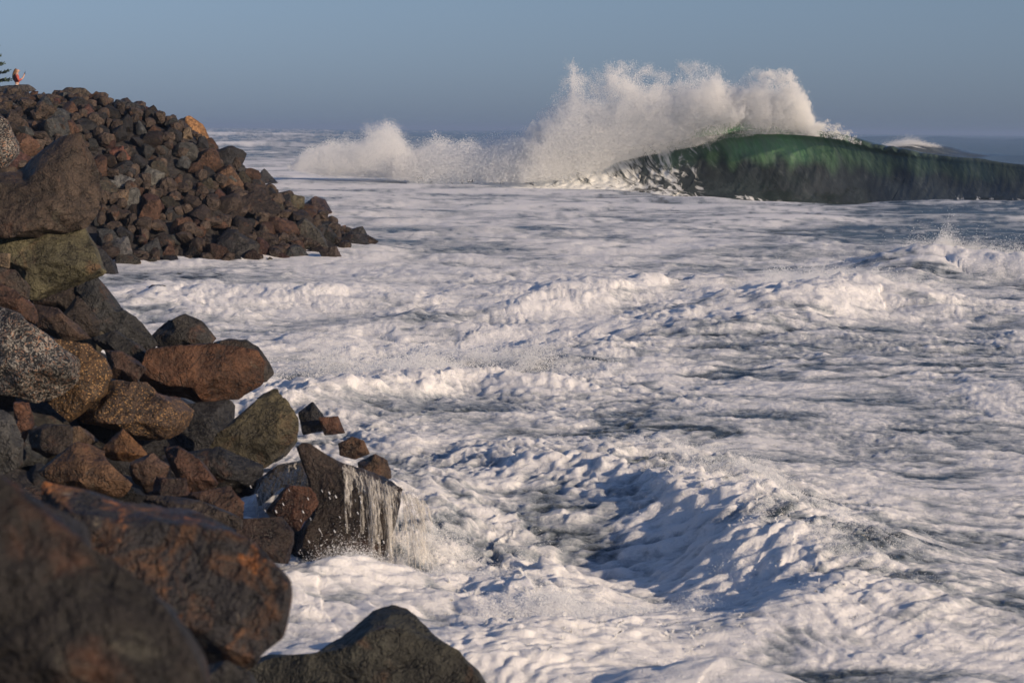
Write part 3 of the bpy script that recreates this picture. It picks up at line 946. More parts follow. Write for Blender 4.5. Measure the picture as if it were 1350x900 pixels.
# foaming mound in the pit, hump in front
add(P_((630, 720), (680, 735), z=0.3), [0.2, 0.2], 1.0, 0.9, 1.0, 0.6, 0.3)
add(P_((560, 830), (660, 835), (760, 820), (860, 800), (960, 790), z=0.3), [0.2, 0.3, 0.3, 0.25, 0.25], 0.8, 0.9, 1.0, 0.25, 0.4)
add(P_((880, 890), (960, 880), (1010, 895), z=0.3), [0.25, 0.35, 0.25], 0.6, 0.7, 1.0, -0.2, 0.4)
add(P_((380, 790), (440, 770), (500, 790), z=0.1), [0.25, 0.35, 0.2], 0.8, 0.7, 1.0, 0.2, 0.4)
# broken bores farther out
add(P_((400, 500), (500, 485), (600, 475), (720, 480), z=0.4), [0.3, 0.45, 0.42, 0.3], 1.1, 0.8, 1.0, 0.7, 0.4)
add(P_((520, 440), (600, 450), (690, 445)), [-0.3, -0.45, -0.25], 1.6, 1.4, 1.0, -0.1, -0.35)
add(P_((640, 400), (760, 392), (860, 372), (960, 375), z=0.3), [0.2, 0.38, 0.38, 0.25], 2.5, 1.0, 1.0, 0.3, 0.2)
add(P_((1000, 405), (1080, 385), (1150, 375), (1230, 385), z=0.5), [0.2, 0.45, 0.48, 0.25], 2.2, 1.1, 1.0, 0.6, 0.3)
add(P_((1185, 345), (1240, 335), (1300, 340), (1420, 345), z=0.5), [0.3, 0.65, 0.6, 0.55], 2.2, 1.2, 1.0, 0.7, 0.4)
add(P_((300, 400), (420, 390), (560, 385), z=0.2), [0.2, 0.35, 0.2], 2.5, 2.0, 1.0, 0.4, 0.3)
add(P_((140, 372), (200, 392), (260, 388), z=0.2), [0.1, 0.35, 0.2], 2.0, 1.6, 1.0, 0.5, 0.3)
# far swells
add(P_((240, 190), (330, 188), (420, 189), (520, 192), z=0.6), [0.7, 1.0, 0.8, 0.5], 9, 5, 1.0, 0.4, 0.5)
add(P_((200, 176), (330, 175), (420, 177), z=0.8), [1.0, 1.4, 0.7], 30, 14, 1.0, 0.5, 0.5)
add(P_((1010, 184), (1130, 181), (1190, 180), (1260, 181), (1400, 183), z=2.0), [0.6, 1.8, 2.6, 2.2, 1.4], 26, 11, 1.0, 0.0, -0.2)
add(P_((1150, 205), (1250, 203), (1400, 206), z=0.8), [0.3, 0.8, 0.9], 9, 5, 1.0, 0.0, -0.1)
# open, darker water behind and in front of the standing wave, at the right
dk = sst(0.12, 0.20, X / Y) * sst(50, 75, Y)
slit = sst(0.18, 0.42, n2(lx / 2.6, ly / 1.0, 95)) + 0.7 * sst(0.2, 0.42, n2(lx / 1.2, ly / 0.45, 96))
foam -= 0.22 * slit * (0.45 + 0.55 * sst(0.0, 0.12, X / Y))
foam -= 0.32 * dk
churn = np.exp(-((X / Y + 0.02) / 0.085) ** 2) * sst(15.0, 17.0, Y) * (1 - sst(22, 27, Y))
foam -= 0.10 * churn
foam -= 0.55 * sst(170, 320, Y) * (1 - 0.55 * sst(-0.05, -0.12, X / Y))
foam -= 0.06 * sst(0.05, 0.2, X / Y) * (1 - sst(40, 60, Y)) * sst(14, 18, Y)
pxs = CX + F * X / Y
wd = np.interp(pxs, WL_PX, WL_D)
Hs = np.interp(pxs, WH_PX, WH)
vv = (wd - Y)                     # ahead of the standing wave, towards the camera
dkl = np.exp(-((vv - 2.7 * Hs - 2.0) / 5.5) ** 2) * sst(-0.04, 0.06, X / Y) * (1 - 0.6 * sst(0.16, 0.22, X / Y))
foam -= 0.85 * dkl * (0.75 + 0.5 * n2(X / 6.0, Y / 3.0, 97))

# turbulence: puffy lobes of foam over several scales, with overhanging edges
wx = X + 0.35 * n2(X / 1.9, Y / 1.9, 31); wy = Y + 0.35 * n2(X / 1.9, Y / 1.9, 32)
dxs = np.zeros_like(X); dys = np.zeros_like(X)
for lam, amp, sd in ((3.4, 0.11, 41), (1.9, 0.085, 42), (1.05, 0.068, 43), (0.58, 0.055, 44), (0.31, 0.042, 45), (0.16, 0.03, 46), (0.085, 0.016, 47)):
    nn = n2(wx / (lam * 1.35), wy / lam, sd)
    puff = 0.42 - np.abs(nn) * 1.6
    soft = nn
    a = amp * band(lam) * wild * (0.72 + 0.28 * sst(17, 22, Y)) * (1 + (1 - sst(22, 40, Y)) * (-0.45 if lam > 0.45 else 0.05))
    mixv = sst(-0.25, 0.35, n2(X / 4.0, Y / 4.0, sd + 20))
    hh = (mixv * -puff * 0.9 + (1 - mixv) * soft)
    h += a * hh * (1.0 if lam > 0.7 else 1.2)
    dxs += a * 0.7 * n2(wx / lam, wy / lam, sd + 40)
    dys += a * 0.7 * n2(wx / lam, wy / lam, sd + 60)
    wx = wx + 0.35 * a * nn; wy = wy + 0.35 * a * n2(wx / lam, wy / lam, sd + 80)
    foam += (0.09 if lam > 1.2 else 0.17) * band(lam) * hh

# the sea floor of the standing wave's own mesh: let it pass beneath
inw = sst(-4.0, -3.2, vv / Hs) * (1 - sst(2.1, 3.0, vv / Hs)) * sst(520, 600, pxs)
h = h * (1 - inw) + inw * -1.9
h = h - 0.62 * np.exp(-((pxs - 1160) / 165) ** 2) * np.exp(-((vv / Hs - 3.5) / 2.2) ** 2)
h = h - 0.35 * np.exp(-((vv / Hs - 3.0) / 1.4) ** 2) * sst(560, 760, pxs)

SX, SY = X + dxs, Y + dys
sea_me = mesh_np('sea', np.stack([SX, SY, h], -1).reshape(-1, 3), grid_faces(NR, NC)[:, ::-1])
vattr(sea_me, 'foam', np.clip(foam, -0.3, 1.3))
sea = link('sea', sea_me, M_SEA)
tag(sea, kind='structure')


def sea_height(x, y):
    j = np.clip(np.interp(x / y, u, np.arange(NC)), 0, NC - 1).astype(int)
    i = np.clip(np.interp(1 / y, inv[::-1], np.arange(NR)[::-1]), 0, NR - 1).astype(int)
    return h[i, j]


# ------------------------------------------------------------------ standing wave
NS, NT_ = 620, 130
spx = np.linspace(545, 1545, NS)
base = wave_base(spx)
H = np.interp(spx, WH_PX, WH)
tan = np.gradient(base, axis=0); tan /= np.linalg.norm(tan, axis=1)[:, None]
nrm = np.stack([tan[:, 1], -tan[:, 0]], 1)            # towards the camera
q = np.interp(spx, [545, 900, 960, 1060, 1150, 1250, 1350, 1545], [0.45, 0.75, 1.0, 1.0, 0.85, 0.6, 0.45, 0.25])
lip = np.interp(spx, [545, 880, 940, 975, 1010, 1060, 1120, 1200], [0.0, 0.05, 0.46, 0.36, 0.08, 0.03, 0.01, 0.0])
steep = np.array([(3.5, -.42), (2.9, -.17), (2.2, -.12), (1.5, -.10), (.95, -.02), (.55, .15), (.30, .38), (.18, .62), (.15, .82), (.20, .955), (.06, 1.01), (-.35, .93), (-1.0, .66), (-2.0, .3), (-3.2, .0), (-4.2, -.35)])
gent = np.array([(3.5, -.42), (2.9, -.17), (2.4, -.12), (1.9, -.06), (1.45, .06), (1.05, .24), (.75, .45), (.5, .65), (.32, .83), (.16, .95), (.0, 1.0), (-.4, .93), (-1.0, .68), (-2.0, .3), (-3.2, .0), (-4.2, -.35)])
lipw = np.array([0, 0, 0, 0, 0, 0, 0, .02, .25, 1.0, .45, .1, 0, 0, 0, 0]); lipz = np.array([0, 0, 0, 0, 0, 0, 0, 0, 0, -.30, .05, 0, 0, 0, 0, 0])
ctrl = gent[None] * (1 - q)[:, None, None] + steep[None] * q[:, None, None]
ctrl[:, :, 0] += lip[:, None] * lipw[None]
ctrl[:, :, 1] += lip[:, None] * lipz[None]
ctrl = ctrl * H[:, None, None]
tq = np.linspace(0, 15 - 1e-6, NT_)
ii = tq.astype(int); ft = tq - ii
gi = lambda k: ctrl[:, np.clip(ii + k, 0, 15), :]
p0, p1, p2, p3 = gi(-1), gi(0), gi(1), gi(2)
ft = ft[None, :, None]
prof = 0.5 * (2 * p1 + (p2 - p0) * ft + (2 * p0 - 5 * p1 + 4 * p2 - p3) * ft ** 2 + (3 * p1 - p0 - 3 * p2 + p3) * ft ** 3)
arc = np.cumsum(np.concatenate([np.zeros((NS, 1)), np.hypot(np.diff(prof[:, :, 0], axis=1), np.diff(prof[:, :, 1], axis=1))], 1), 1)
arc = arc - arc[:, 60:61]
SS = np.repeat(np.cumsum(np.concatenate([[0], np.linalg.norm(np.diff(base, axis=0), axis=1)]))[:, None], NT_, 1)
T = np.repeat(tq[None] / 15.0, NS, 0)
PX = np.repeat(spx[:, None], NT_, 1)
rip = 0.045 * n2(SS / 0.9 + arc * 0.45, arc / 4.0, 5) + 0.03 * n2(SS / 0.35 + arc * 0.5, arc / 2.0, 6) + 0.18 * n2(SS / 3.5, arc / 3.0, 8)
brk = 1 - sst(880, 985, PX)
lump = brk * (0.07 * np.abs(n2(SS / 1.3, arc / 1.0, 9)) + 0.06 * n2(SS / 0.5, arc / 0.45, 10))
edge = sst(0.0, 0.12, T) * (1 - sst(0.8, 0.95, T))
vn = prof[:, :, 0] + (rip * 0.7 + lump) * edge
zn = prof[:, :, 1] + (rip * 0.5 + lump * 0.7) * edge + 0.06 * n2(SS / 2.0, arc / 1.5, 12)
jag = np.exp(-((T - 0.61) / 0.05) ** 2)
dip = np.exp(-((PX - 1170) / 150) ** 2) * sst(0.02, 0.12, T) * (1 - sst(0.20, 0.36, T))
zn -= 0.55 * dip
zn += 0.20 * n2(SS / 4.0, arc / 3.0, 27) * (1 - sst(0.22, 0.36, T)) * edge
zn += jag * (0.18 * n2(SS / 0.5, SS * 0, 14) + 0.10 * n2(SS / 0.22, SS * 0, 15)) * sst(930, 1000, PX) * (1 - sst(1150, 1300, PX))
WX = base[:, 0:1] + nrm[:, 0:1] * vn; WY = base[:, 1:2] + nrm[:, 1:2] * vn
wme = mesh_np('breaking_wave', np.stack([WX, WY, zn], -1).reshape(-1, 3), grid_faces(NS, NT_))
hz = np.clip(zn / np.maximum(H[:, None], 0.1), 0, 1)
wf = 0.12 + 0.46 * (1 - sst(780, 1010, PX + 40 * n2(SS / 1.2 + arc * 0.5, arc / 2.5, 17) + 30 * (hz - 0.4))) + 0.12 * (1 - sst(930, 990, PX)) * (0.3 + T)
wf += 0.35 * np.exp(-((T - 0.63) / 0.035) ** 2) * sst(980, 1060, PX) * (1 - sst(1120, 1200, PX))
wf += (1 - sst(0.10, 0.27, T)) * (0.26 + 0.5 * n2(SS / 5.0, arc / 1.6, 21)) * (0.6 + 0.4 * sst(1150, 1300, PX))
wf += (0.1 + 0.3 * n2(SS / 3.0, arc / 0.8, 18)) * np.exp(-((T - 0.2) / 0.07) ** 2)
wf += 0.16 * np.clip(n2(SS / 1.1 + arc * 0.5, arc / 6.0, 23), -0.3, 1) * sst(0.2, 0.35, T) * (1 - sst(1000, 1120, PX))
wf += 0.45 * sst(1120, 1330, PX) * np.exp(-((T - 0.17) / 0.07) ** 2)
wf -= 0.12 * sst(0.25, 0.5, T) * sst(1000, 1100, PX)
vattr(wme, 'foam', wf)
vattr(wme, 'thin', np.clip(sst(0.30, 0.66, hz + 0.16 * n2(SS / 1.1 + arc * 0.4, arc / 2.5, 19)) * (1 - 0.55 * sst(0.88, 1.0, hz)) * np.interp(PX, [860, 920, 962, 1005, 1050, 1095, 1160, 1350], [0.05, 0.35, 0.9, 1.0, 0.7, 0.42, 0.16, 0.03]) * (T < 0.7), 0, 1))  # mask of the painted green glow: high on the face, near the curl
vattr(wme, 'us', SS); vattr(wme, 'ut', arc)
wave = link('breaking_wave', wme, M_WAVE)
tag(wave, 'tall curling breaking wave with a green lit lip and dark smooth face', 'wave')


fs = np.linspace(1085, 1420, 150); ftq = np.linspace(-1, 1, 30)
fdep = 318.0
fh = np.interp(fs, [1085, 1130, 1165, 1195, 1235, 1300, 1420], [0.1, 1.2, 2.5, 3.0, 2.5, 1.4, 0.8])
FX = ((fs - CX) / F * fdep)[:, None] * np.ones((1, 30)); FV = np.ones((150, 1)) * ftq[None] * 14
FZ = fh[:, None] * np.exp(-(np.where(ftq < 0, ftq * 2.6, ftq * 1.5) ** 2))[None] - 0.5 + 0.25 * n2(FX / 5, FV / 3, 3)
fme = mesh_np('distant_swell', np.stack([FX, fdep + FV, FZ], -1).reshape(-1, 3), grid_faces(150, 30)[:, ::-1])
cap = np.exp(-((fs - 1188) / 34) ** 2)[:, None] * np.exp(-((ftq + 0.05) / 0.25) ** 2)[None]
vattr(fme, 'foam', 0.05 + 0.55 * cap); vattr(fme, 'thin', 0.0 * cap); vattr(fme, 'us', FX * 0.3); vattr(fme, 'ut', FV * 0.5)
tag(link('swell', fme, M_WAVE), 'low dark swell with a small white cap close to the horizon', 'wave')


# ------------------------------------------------------------------ spray and droplets
def droplets(name, pts, rad, parent=None):
    me = bpy.data.meshes.new(name)
    me.vertices.add(len(pts))
    me.vertices.foreach_set('co', np.ascontiguousarray(pts, dtype=np.float32).ravel())
    vattr(me, 'rad', rad)
    o = link(name, me, None, parent)
    ng = bpy.data.node_groups.new(name + '_points', 'GeometryNodeTree')
    ng.interface.new_socket('Geometry', in_out='INPUT', socket_type='NodeSocketGeometry')
    ng.interface.new_socket('Geometry', in_out='OUTPUT', socket_type='NodeSocketGeometry')
    gi_ = ng.nodes.new('NodeGroupInput'); go = ng.nodes.new('NodeGroupOutput')
    mp = ng.nodes.new('GeometryNodeMeshToPoints')
    na = ng.nodes.new('GeometryNodeInputNamedAttribute'); na.data_type = 'FLOAT'; na.inputs['Name'].default_value = 'rad'
    sm = ng.nodes.new('GeometryNodeSetMaterial'); sm.inputs['Material'].default_value = M_SPRAY
    ng.links.new(gi_.outputs[0], mp.inputs['Mesh'])
    ng.links.new(na.outputs['Attribute'], mp.inputs['Radius'])
    ng.links.new(mp.outputs[0], sm.inputs['Geometry'])
    ng.links.new(sm.outputs[0], go.inputs[0])
    md = o.modifiers.new('points', 'NODES'); md.node_group = ng
    o['kind'] = 'stuff'
    return o


def cloud(px_top, px_bot, dep0, thick, n, rad, sd, fall=1.0, soft=0.9, nscale=1.3, namp=1.25):
    """Droplets filling the air between two outlines given as (pixel x, pixel y) at distance DEP0 (a function of x)."""
    g = np.random.default_rng(sd)
    a = np.array(px_top, float); b = np.array(px_bot, float)
    res = []
    tot = 0
    for _ in range(40):
        m = 400000
        px = g.uniform(a[0, 0], a[-1, 0], m)
        dep = np.interp(px, WL_PX, WL_D) + dep0
        v = g.normal(0, thick, m)
        yt = np.interp(px, a[:, 0], a[:, 1]); yb = np.interp(px, b[:, 0], b[:, 1])
        py = yb + (yt - 14 - yb) * g.uniform(0, 1, m)
        x = (px - CX) / F * dep; z = EYE[2] + ((170 + (px - 675) * ROLL) - py) / F * dep
        P = np.stack([x, dep + v, z], 1)
        zt = EYE[2] + ((170 + (px - 675) * ROLL) - yt) / F * dep
        nz = fbm3(P / nscale, 5, sd, 0.55)
        e = (zt - z) / soft + namp * nz - 0.25 * (v / thick) ** 2
        eb = np.clip((yb - py) / 16 + 1.2 * nz + 0.35, 0, 1)
        pr = np.clip(e, 0, 1) ** 3.0 * fall * eb
        k = g.uniform(0, 1, m) < pr
        res.append(P[k])
        tot += k.sum()
        if tot > n: break
    P = np.concatenate(res)[:n]
    return P, rad * np.exp(g.normal(0, 0.35, len(P)))


TOPS = [(640, 215), (672, 196), (690, 186), (705, 162), (722, 140), (735, 124), (745, 110), (751, 84), (760, 96), (772, 108), (790, 108), (803, 96), (815, 92), (835, 96), (850, 102), (865, 98), (880, 107), (893, 97), (907, 94), (930, 96), (948, 106), (962, 124), (972, 118)]
BOTS = [(640, 238), (690, 238), (770, 232), (810, 212), (850, 203), (910, 192), (945, 178), (972, 155)]
p1_, r1_ = cloud(TOPS, BOTS, -1.0, 1.8, 760000, 0.0095, 61, 1.0, 1.5, 1.7, 1.6)
TOP2 = [(955, 140), (968, 120), (985, 110), (1005, 104), (1025, 104), (1040, 103), (1052, 118), (1060, 140), (1068, 158), (1080, 167), (1100, 177), (1125, 188)]
BOT2 = [(955, 172), (985, 176), (1020, 176), (1060, 178), (1100, 183), (1125, 190)]
p2_, r2_ = cloud(TOP2, BOT2, -0.2, 1.3, 340000, 0.0095, 62, 1.0, 1.2, 1.2, 1.5)
# loose flecks thrown above the cloud
gg = np.random.default_rng(5)
fl = []
for k in range(150):
    px = gg.uniform(740, 1070); yt = np.interp(px, [a[0] for a in TOPS + TOP2], [a[1] for a in TOPS + TOP2])
    c = at(px, yt + gg.uniform(-8, 8), float(np.interp(px, WL_PX, WL_D)))
    m = int(gg.integers(30, 160))
    dirv = np.array([gg.normal(-0.2, .5), gg.normal(0, .3), gg.uniform(.1, 1)])
    tt_ = gg.uniform(0, 1, m)
    fl.append(c + dirv * tt_[:, None] * 0.5 + gg.normal(0, 0.16, (m, 3)))
fl = np.concatenate(fl)
p4_, r4_ = cloud(TOPS + TOP2[1:], BOTS + BOT2[1:], -0.6, 1.5, 150000, 0.013, 64, 1.0, 0.9, 0.75, 2.3)
p6_, r6_ = cloud([(920, 98), (945, 102), (972, 108), (1005, 106)], [(920, 195), (945, 182), (1005, 176)], -0.3, 1.5, 130000, 0.0095, 66, 1.0, 0.8, 1.4, 0.9)
sp = droplets('spray', np.concatenate([p1_, p2_, p4_, p6_, fl]), np.concatenate([r1_, r2_, r4_, r6_, np.full(len(fl), 0.012)]), wave)

# low bluish mist of the part that has already broken
MT = [(385, 205), (405, 188), (430, 178), (470, 172), (495, 160), (507, 154), (520, 164), (535, 178), (550, 186), (600, 182), (640, 178), (690, 180)]
MB = [(385, 220), (430, 230), (520, 234), (690, 238)]
p3_, r3_ = cloud(MT, MB, 3.0, 3.0, 520000, 0.010, 63, 0.9, 1.1, 2.4, 0.9)
MT2 = [(520, 196), (560, 180), (600, 176), (640, 172), (680, 166), (705, 152), (722, 150)]
MB2 = [(520, 234), (600, 238), (722, 236)]
p5_, r5_ = cloud(MT2, MB2, 1.0, 2.5, 150000, 0.013, 65, 1.0, 0.8, 2.0, 1.0)
mist = droplets('spray_cloud', np.concatenate([p3_, p5_]), np.concatenate([r3_, r5_]))
tag(mist, 'low pale cloud of spray drifting shoreward from the broken wave', 'spray', None, 'stuff')


def splash(name, label, poly_px, height, n, rad, sd, spread=0.5, parent=None):
    """Fine droplets standing over a broken crest on the sea."""
    g = np.random.default_rng(sd)
    pts = P_(*poly_px)
    t_ = g.uniform(0, len(pts) - 1.001, n)
    i_ = t_.astype(int); f_ = (t_ - i_)[:, None]
    b = pts[i_] * (1 - f_) + pts[i_ + 1] * f_
    b = b + g.normal(0, spread, b.shape)
    hh_ = np.abs(g.normal(0, 1, n)) ** 1.3 * height
    gust = np.clip(0.25 + 1.6 * n2(b[:, 0] / 0.9, b[:, 1] / 0.9, sd), 0.02, 2)
    z = sea_height(b[:, 0], b[:, 1]) + hh_ * gust * 0.6 - 0.04
    P = np.stack([b[:, 0] + 0.2 * hh_, b[:, 1], z], 1)
    o = droplets(name, P, rad * np.exp(g.normal(0, 0.4, n)), parent)
    tag(o, label, 'splash', None, 'stuff')


splash('splash', 'burst of white spray above the bore in the middle of the foam', [(430, 505), (520, 490), (600, 482), (720, 490)], 0.3, 150000, 0.0036, 71, 0.7)
splash('splash', 'spray flying off the small wave beyond the middle foam, far side', [(1185, 345), (1220, 335), (1240, 330), (1300, 340), (1400, 345)], 0.42, 150000, 0.0055, 72, 0.6)
splash('splash', 'spray over the broken wave between the middle bore and the far one', [(1030, 400), (1090, 385), (1150, 378), (1200, 385)], 0.26, 200000, 0.004, 73, 0.7)
splash('splash', 'fine drops along the crest of the wave nearest the black rock', [(850, 600), (900, 625), (970, 660), (1040, 710), (1110, 770)], 0.10, 280000, 0.0022, 74, 0.45)
splash('splash', 'white froth thrown up in the hollow beneath the falling water', [(520, 740), (580, 750), (640, 735), (700, 720)], 0.09, 120000, 0.0022, 76, 0.3)
splash('splash', 'froth churning at the foot of the water draining from the ridged rock', [(430, 750), (480, 755), (540, 740), (575, 715)], 0.12, 160000, 0.0022, 78, 0.22)
splash('splash', 'froth leaping along the foam ridge nearest the viewer', [(640, 830), (760, 815), (880, 800), (1000, 790)], 0.08, 120000, 0.0022, 77, 0.3)
g = np.random.default_rng(75)
ppx = 1142 + 95 * g.beta(2.2, 2.4, 15000)
pcr = EYE[2] - np.interp(ppx, fs, fh) + 0.5
pyy = 174.9 + pcr / 316 * F - np.abs(g.normal(0, 1, 15000)) ** 1.5 * np.interp(ppx, [1142, 1180, 1195, 1237], [0.5, 3.2, 3.6, 0.6]) * (0.4 + 0.8 * np.abs(n2(ppx / 6, ppx * 0, 4))) + 1.0
spume = np.stack([(ppx - CX) / F * 316, 316 + g.normal(0, 2, 15000), EYE[2] + (174.9 - pyy) / F * 316 + g.normal(0, .12, 15000)], 1)
tag(droplets('splash', spume, np.full(15000, 0.022)), 'white spume blown off the dark swell near the horizon', 'splash', None, 'stuff')

# water falling off the dark ridged rock
g = np.random.default_rng(88)
sv, sf = [], []


def strand(p0_, v0, tmax, wid, floor):
    n = 14
    tt_ = np.linspace(0, tmax, n)
    P = p0_[None] + v0[None] * tt_[:, None]
    P[:, 2] -= 4.9 * tt_ ** 2
    P += g.normal(0, 0.006, P.shape)
    b0 = sum(len(a) for a in sv)
    ww = wid * np.linspace(0.7, 1.5, n)
    side = RT * math.cos(g.uniform(-.6, .6)) + np.array([0, 0.4, 0]) * g.normal()
    A = P - side * ww[:, None]; B = P + side * ww[:, None]; C = P - fw * ww[:, None] * 0.8
    sv.append(np.concatenate([A, C, B]))
    i_ = np.arange(n - 1)
    sf.append(np.concatenate([np.stack([b0 + i_, b0 + i_ + 1, b0 + n + i_ + 1, b0 + n + i_], 1), np.stack([b0 + n + i_, b0 + n + i_ + 1, b0 + 2 * n + i_ + 1, b0 + 2 * n + i_], 1)]))


for k in range(34):                                   # broken trickles, each a few strands wide
    f_ = g.uniform(0, 1) ** 0.7
    cx_ = np.interp(f_, [0, .4, .8, 1], [446, 500, 536, 560]); cy_ = np.interp(f_, [0, .4, .8, 1], [612, 634, 652, 662])
    vx, vy, tl = g.normal(.22, .14), g.normal(-.36, .1), g.uniform(.12, .5)
    for q_ in range(int(g.integers(3, 10))):
        strand(at(cx_ + g.normal(0, 2.2), cy_ + g.normal(0, 2.5), np.interp(f_, [0, 1], [18.8, 19.0]) + g.normal(0, .05)),
               np.array([vx + g.normal(0, .05), vy + g.normal(0, .04), g.uniform(-.4, .1)]), tl * g.uniform(.6, 1.1), g.uniform(.002, .009), 0)
for k in range(60):
    px = g.uniform(340, 415); py = np.interp(px, [340, 380, 415], [640, 618, 612]) + g.normal(0, 4)
    strand(at(px, py, 19.6 + g.normal(0, .1)), np.array([g.normal(-.25, .1), g.normal(-.3, .1), 0.05]), g.uniform(.15, .28), g.uniform(.004, .010), 0)
_keep = (sv, sf)
sv, sf = [], []
for k in range(330):
    px, py = (np.interp(f_ := g.uniform(), [0, .3, .7, 1], [850, 930, 1040, 1120]), np.interp(f_, [0, .3, .7, 1], [610, 640, 700, 770])) if k < 190 else ((g.uniform(560, 720), g.uniform(705, 760)) if k < 250 else (g.uniform(640, 1010), g.uniform(780, 830)))
    p = at_z(px + g.normal(0, 16), py + g.normal(0, 14), 0.35)
    p[2] = sea_height(p[0], p[1]) - 0.03
    strand(p, np.array([g.normal(.25, .5), g.normal(0, .4), g.uniform(.6, 1.3)]), g.uniform(.05, .13), g.uniform(.003, .010), 0)
tag(link('foam_tongues', mesh_np('foam_tongues', np.concatenate(sv), np.concatenate(sf)), M_SPRAY), 'thin white tongues of froth flicked up from the churning foam', 'froth', None, 'stuff')
sv, sf = _keep
fall = link('waterfall', mesh_np('waterfall', np.concatenate(sv), np.concatenate(sf)), M_STRAND)
tag(fall, 'streaks of white water draining off the dark ridged rock', 'waterfall', None, 'stuff')
dp = []
for k in range(60):
    dp.append(at(g.uniform(330, 520), g.uniform(640, 760), g.uniform(17.6, 18.4)) + np.array([0, 0, 0]))
dp = np.concatenate([np.array(dp) + d for d in (np.zeros(3), np.array([.004, 0, -.008]), np.array([.008, 0, -.016]))])
tag(droplets('water_drops', dp, np.tile(g.uniform(0.0025, 0.006, 60), 3)), 'scattered white drops flying in front of the dark ridged rock', 'drops', None, 'stuff')

# ------------------------------------------------------------------ person on the crest
M_SKIN = simple('skin', (0.42, 0.26, 0.20), 0.55, 0.35, 0.08)
M_HAIR = simple('long_hair', (0.15, 0.08, 0.04), 0.5, 0.4, 0.35, 30)
M_TOP = simple('red_top', (0.36, 0.085, 0.07), 0.8, 0.2, 0.12)
M_WHITE = simple('white_cloth', (0.75, 0.75, 0.76), 0.8, 0.2, 0.06)
M_PHONE = simple('phone_case', (0.02, 0.02, 0.022), 0.3, 0.5, 0.1)


def skin_mesh(name, nodes, edges, radii, mat, parent, root=0, sub=2):
    me = bpy.data.meshes.new(name)
    me.from_pydata(nodes, edges, [])
    o = link(name, me, mat, parent)
    md = o.modifiers.new('skin', 'SKIN')
    md.use_smooth_shade = True
    md.branch_smoothing = 0.6
    for k, r in enumerate(radii):
        sv_ = me.skin_vertices[0].data[k]
        sv_.radius = (r, r) if isinstance(r, (int, float)) else r
        sv_.use_root = (k == root)
    s = o.modifiers.new('sub', 'SUBSURF'); s.levels = sub; s.render_levels = sub
    return o


ptop = at(22, 90, 88.0)
person = bpy.data.objects.new('person', None)
person.location = (ptop[0], ptop[1], ptop[2] - 1.66)
person.rotation_euler = (0, 0, math.radians(8))
col.objects.link(person)
tag(person, 'long haired person in a red top and white shorts holding up a phone', 'person')
# facing +x (to the sea)
N_ = [(0, 0, .90), (.01, 0, 1.08), (.0, 0, 1.28), (.0, 0, 1.38), (.02, 0, 1.46), (.04, 0, 1.54), (.05, 0, 1.61),
      (0, .09, .86), (.02, .10, .48), (.0, .10, .08), (.12, .10, .03),
      (0, -.09, .86), (.02, -.10, .48), (.0, -.10, .08), (.12, -.10, .03),
      (0, .17, 1.36), (.06, .22, 1.10), (.24, .10, 1.22), (.31, .06, 1.36), (.33, .05, 1.42),
      (0, -.17, 1.36), (.10, -.20, 1.10), (.26, -.06, 1.22), (.31, -.01, 1.34), (.33, .01, 1.40)]
E_ = [(0, 1), (1, 2), (2, 3), (3, 4), (4, 5), (5, 6), (0, 7), (7, 8), (8, 9), (9, 10), (0, 11), (11, 12), (12, 13), (13, 14),
      (3, 15), (15, 16), (16, 17), (17, 18), (18, 19), (3, 20), (20, 21), (21, 22), (22, 23), (23, 24)]
R_ = [.13, .11, .13, .11, .052, .095, .075, .09, .058, .04, .03, .09, .058, .04, .03, .055, .042, .034, .03, .022, .055, .042, .034, .03, .022]
body = skin_mesh('body', N_, E_, R_, M_SKIN, person)
for sgn, root_i in ((1, 19), (-1, 24)):
    b = N_[root_i]
    for fi in range(4):
        dy = (fi - 1.5) * 0.016
        ln = (0.06, 0.072, 0.068, 0.052)[fi]
        skin_mesh('finger', [(b[0] - .005, b[1] + dy, b[2]), (b[0] + .02, b[1] + dy, b[2] + ln * .5), (b[0] + .012, b[1] + dy * .9, b[2] + ln)], [(0, 1), (1, 2)], [.009, .008, .007], M_SKIN, person, 0, 1)
    skin_mesh('thumb', [(b[0], b[1] + .02 * sgn, b[2] - .02), (b[0] - .02, b[1] + .03 * sgn, b[2] + .015), (b[0] - .02, b[1] + .02 * sgn, b[2] + .04)], [(0, 1), (1, 2)], [.010, .009, .008], M_SKIN, person, 0, 1)
skin_mesh('red_top', [(0, 0, 1.0), (.01, 0, 1.12), (.0, 0, 1.28), (.0, 0, 1.40), (0, .17, 1.37), (.06, .225, 1.10), (.2, .125, 1.19), (0, -.17, 1.37), (.10, -.205, 1.10), (.22, -.09, 1.19)],
          [(0, 1), (1, 2), (2, 3), (3, 4), (4, 5), (5, 6), (3, 7), (7, 8), (8, 9)], [.14, .125, .145, .105, .068, .054, .045, .068, .054, .045], M_TOP, person)
skin_mesh('shorts', [(0, 0, 1.0), (0, 0, .90), (0, .095, .84), (.015, .10, .62), (0, -.095, .84), (.015, -.10, .62)], [(0, 1), (1, 2), (2, 3), (1, 4), (4, 5)], [.128, .142, .105, .09, .105, .09], M_WHITE, person)
skin_mesh('hair', [(.03, 0, 1.60), (-.03, 0, 1.57), (-.08, 0, 1.46), (-.11, 0, 1.32), (-.10, 0, 1.18), (-.08, 0, 1.08)], [(0, 1), (1, 2), (2, 3), (3, 4), (4, 5)],
          [(.085, .085), (.10, .10), (.075, .10), (.06, .11), (.045, .10), (.02, .05)], M_HAIR, person)
skin_mesh('nose', [(.13, 0, 1.555), (.155, 0, 1.54)], [(0, 1)], [.014, .012], M_SKIN, person, 0, 1)
bm = bmesh.new()
bmesh.ops.create_cube(bm, size=1.0)
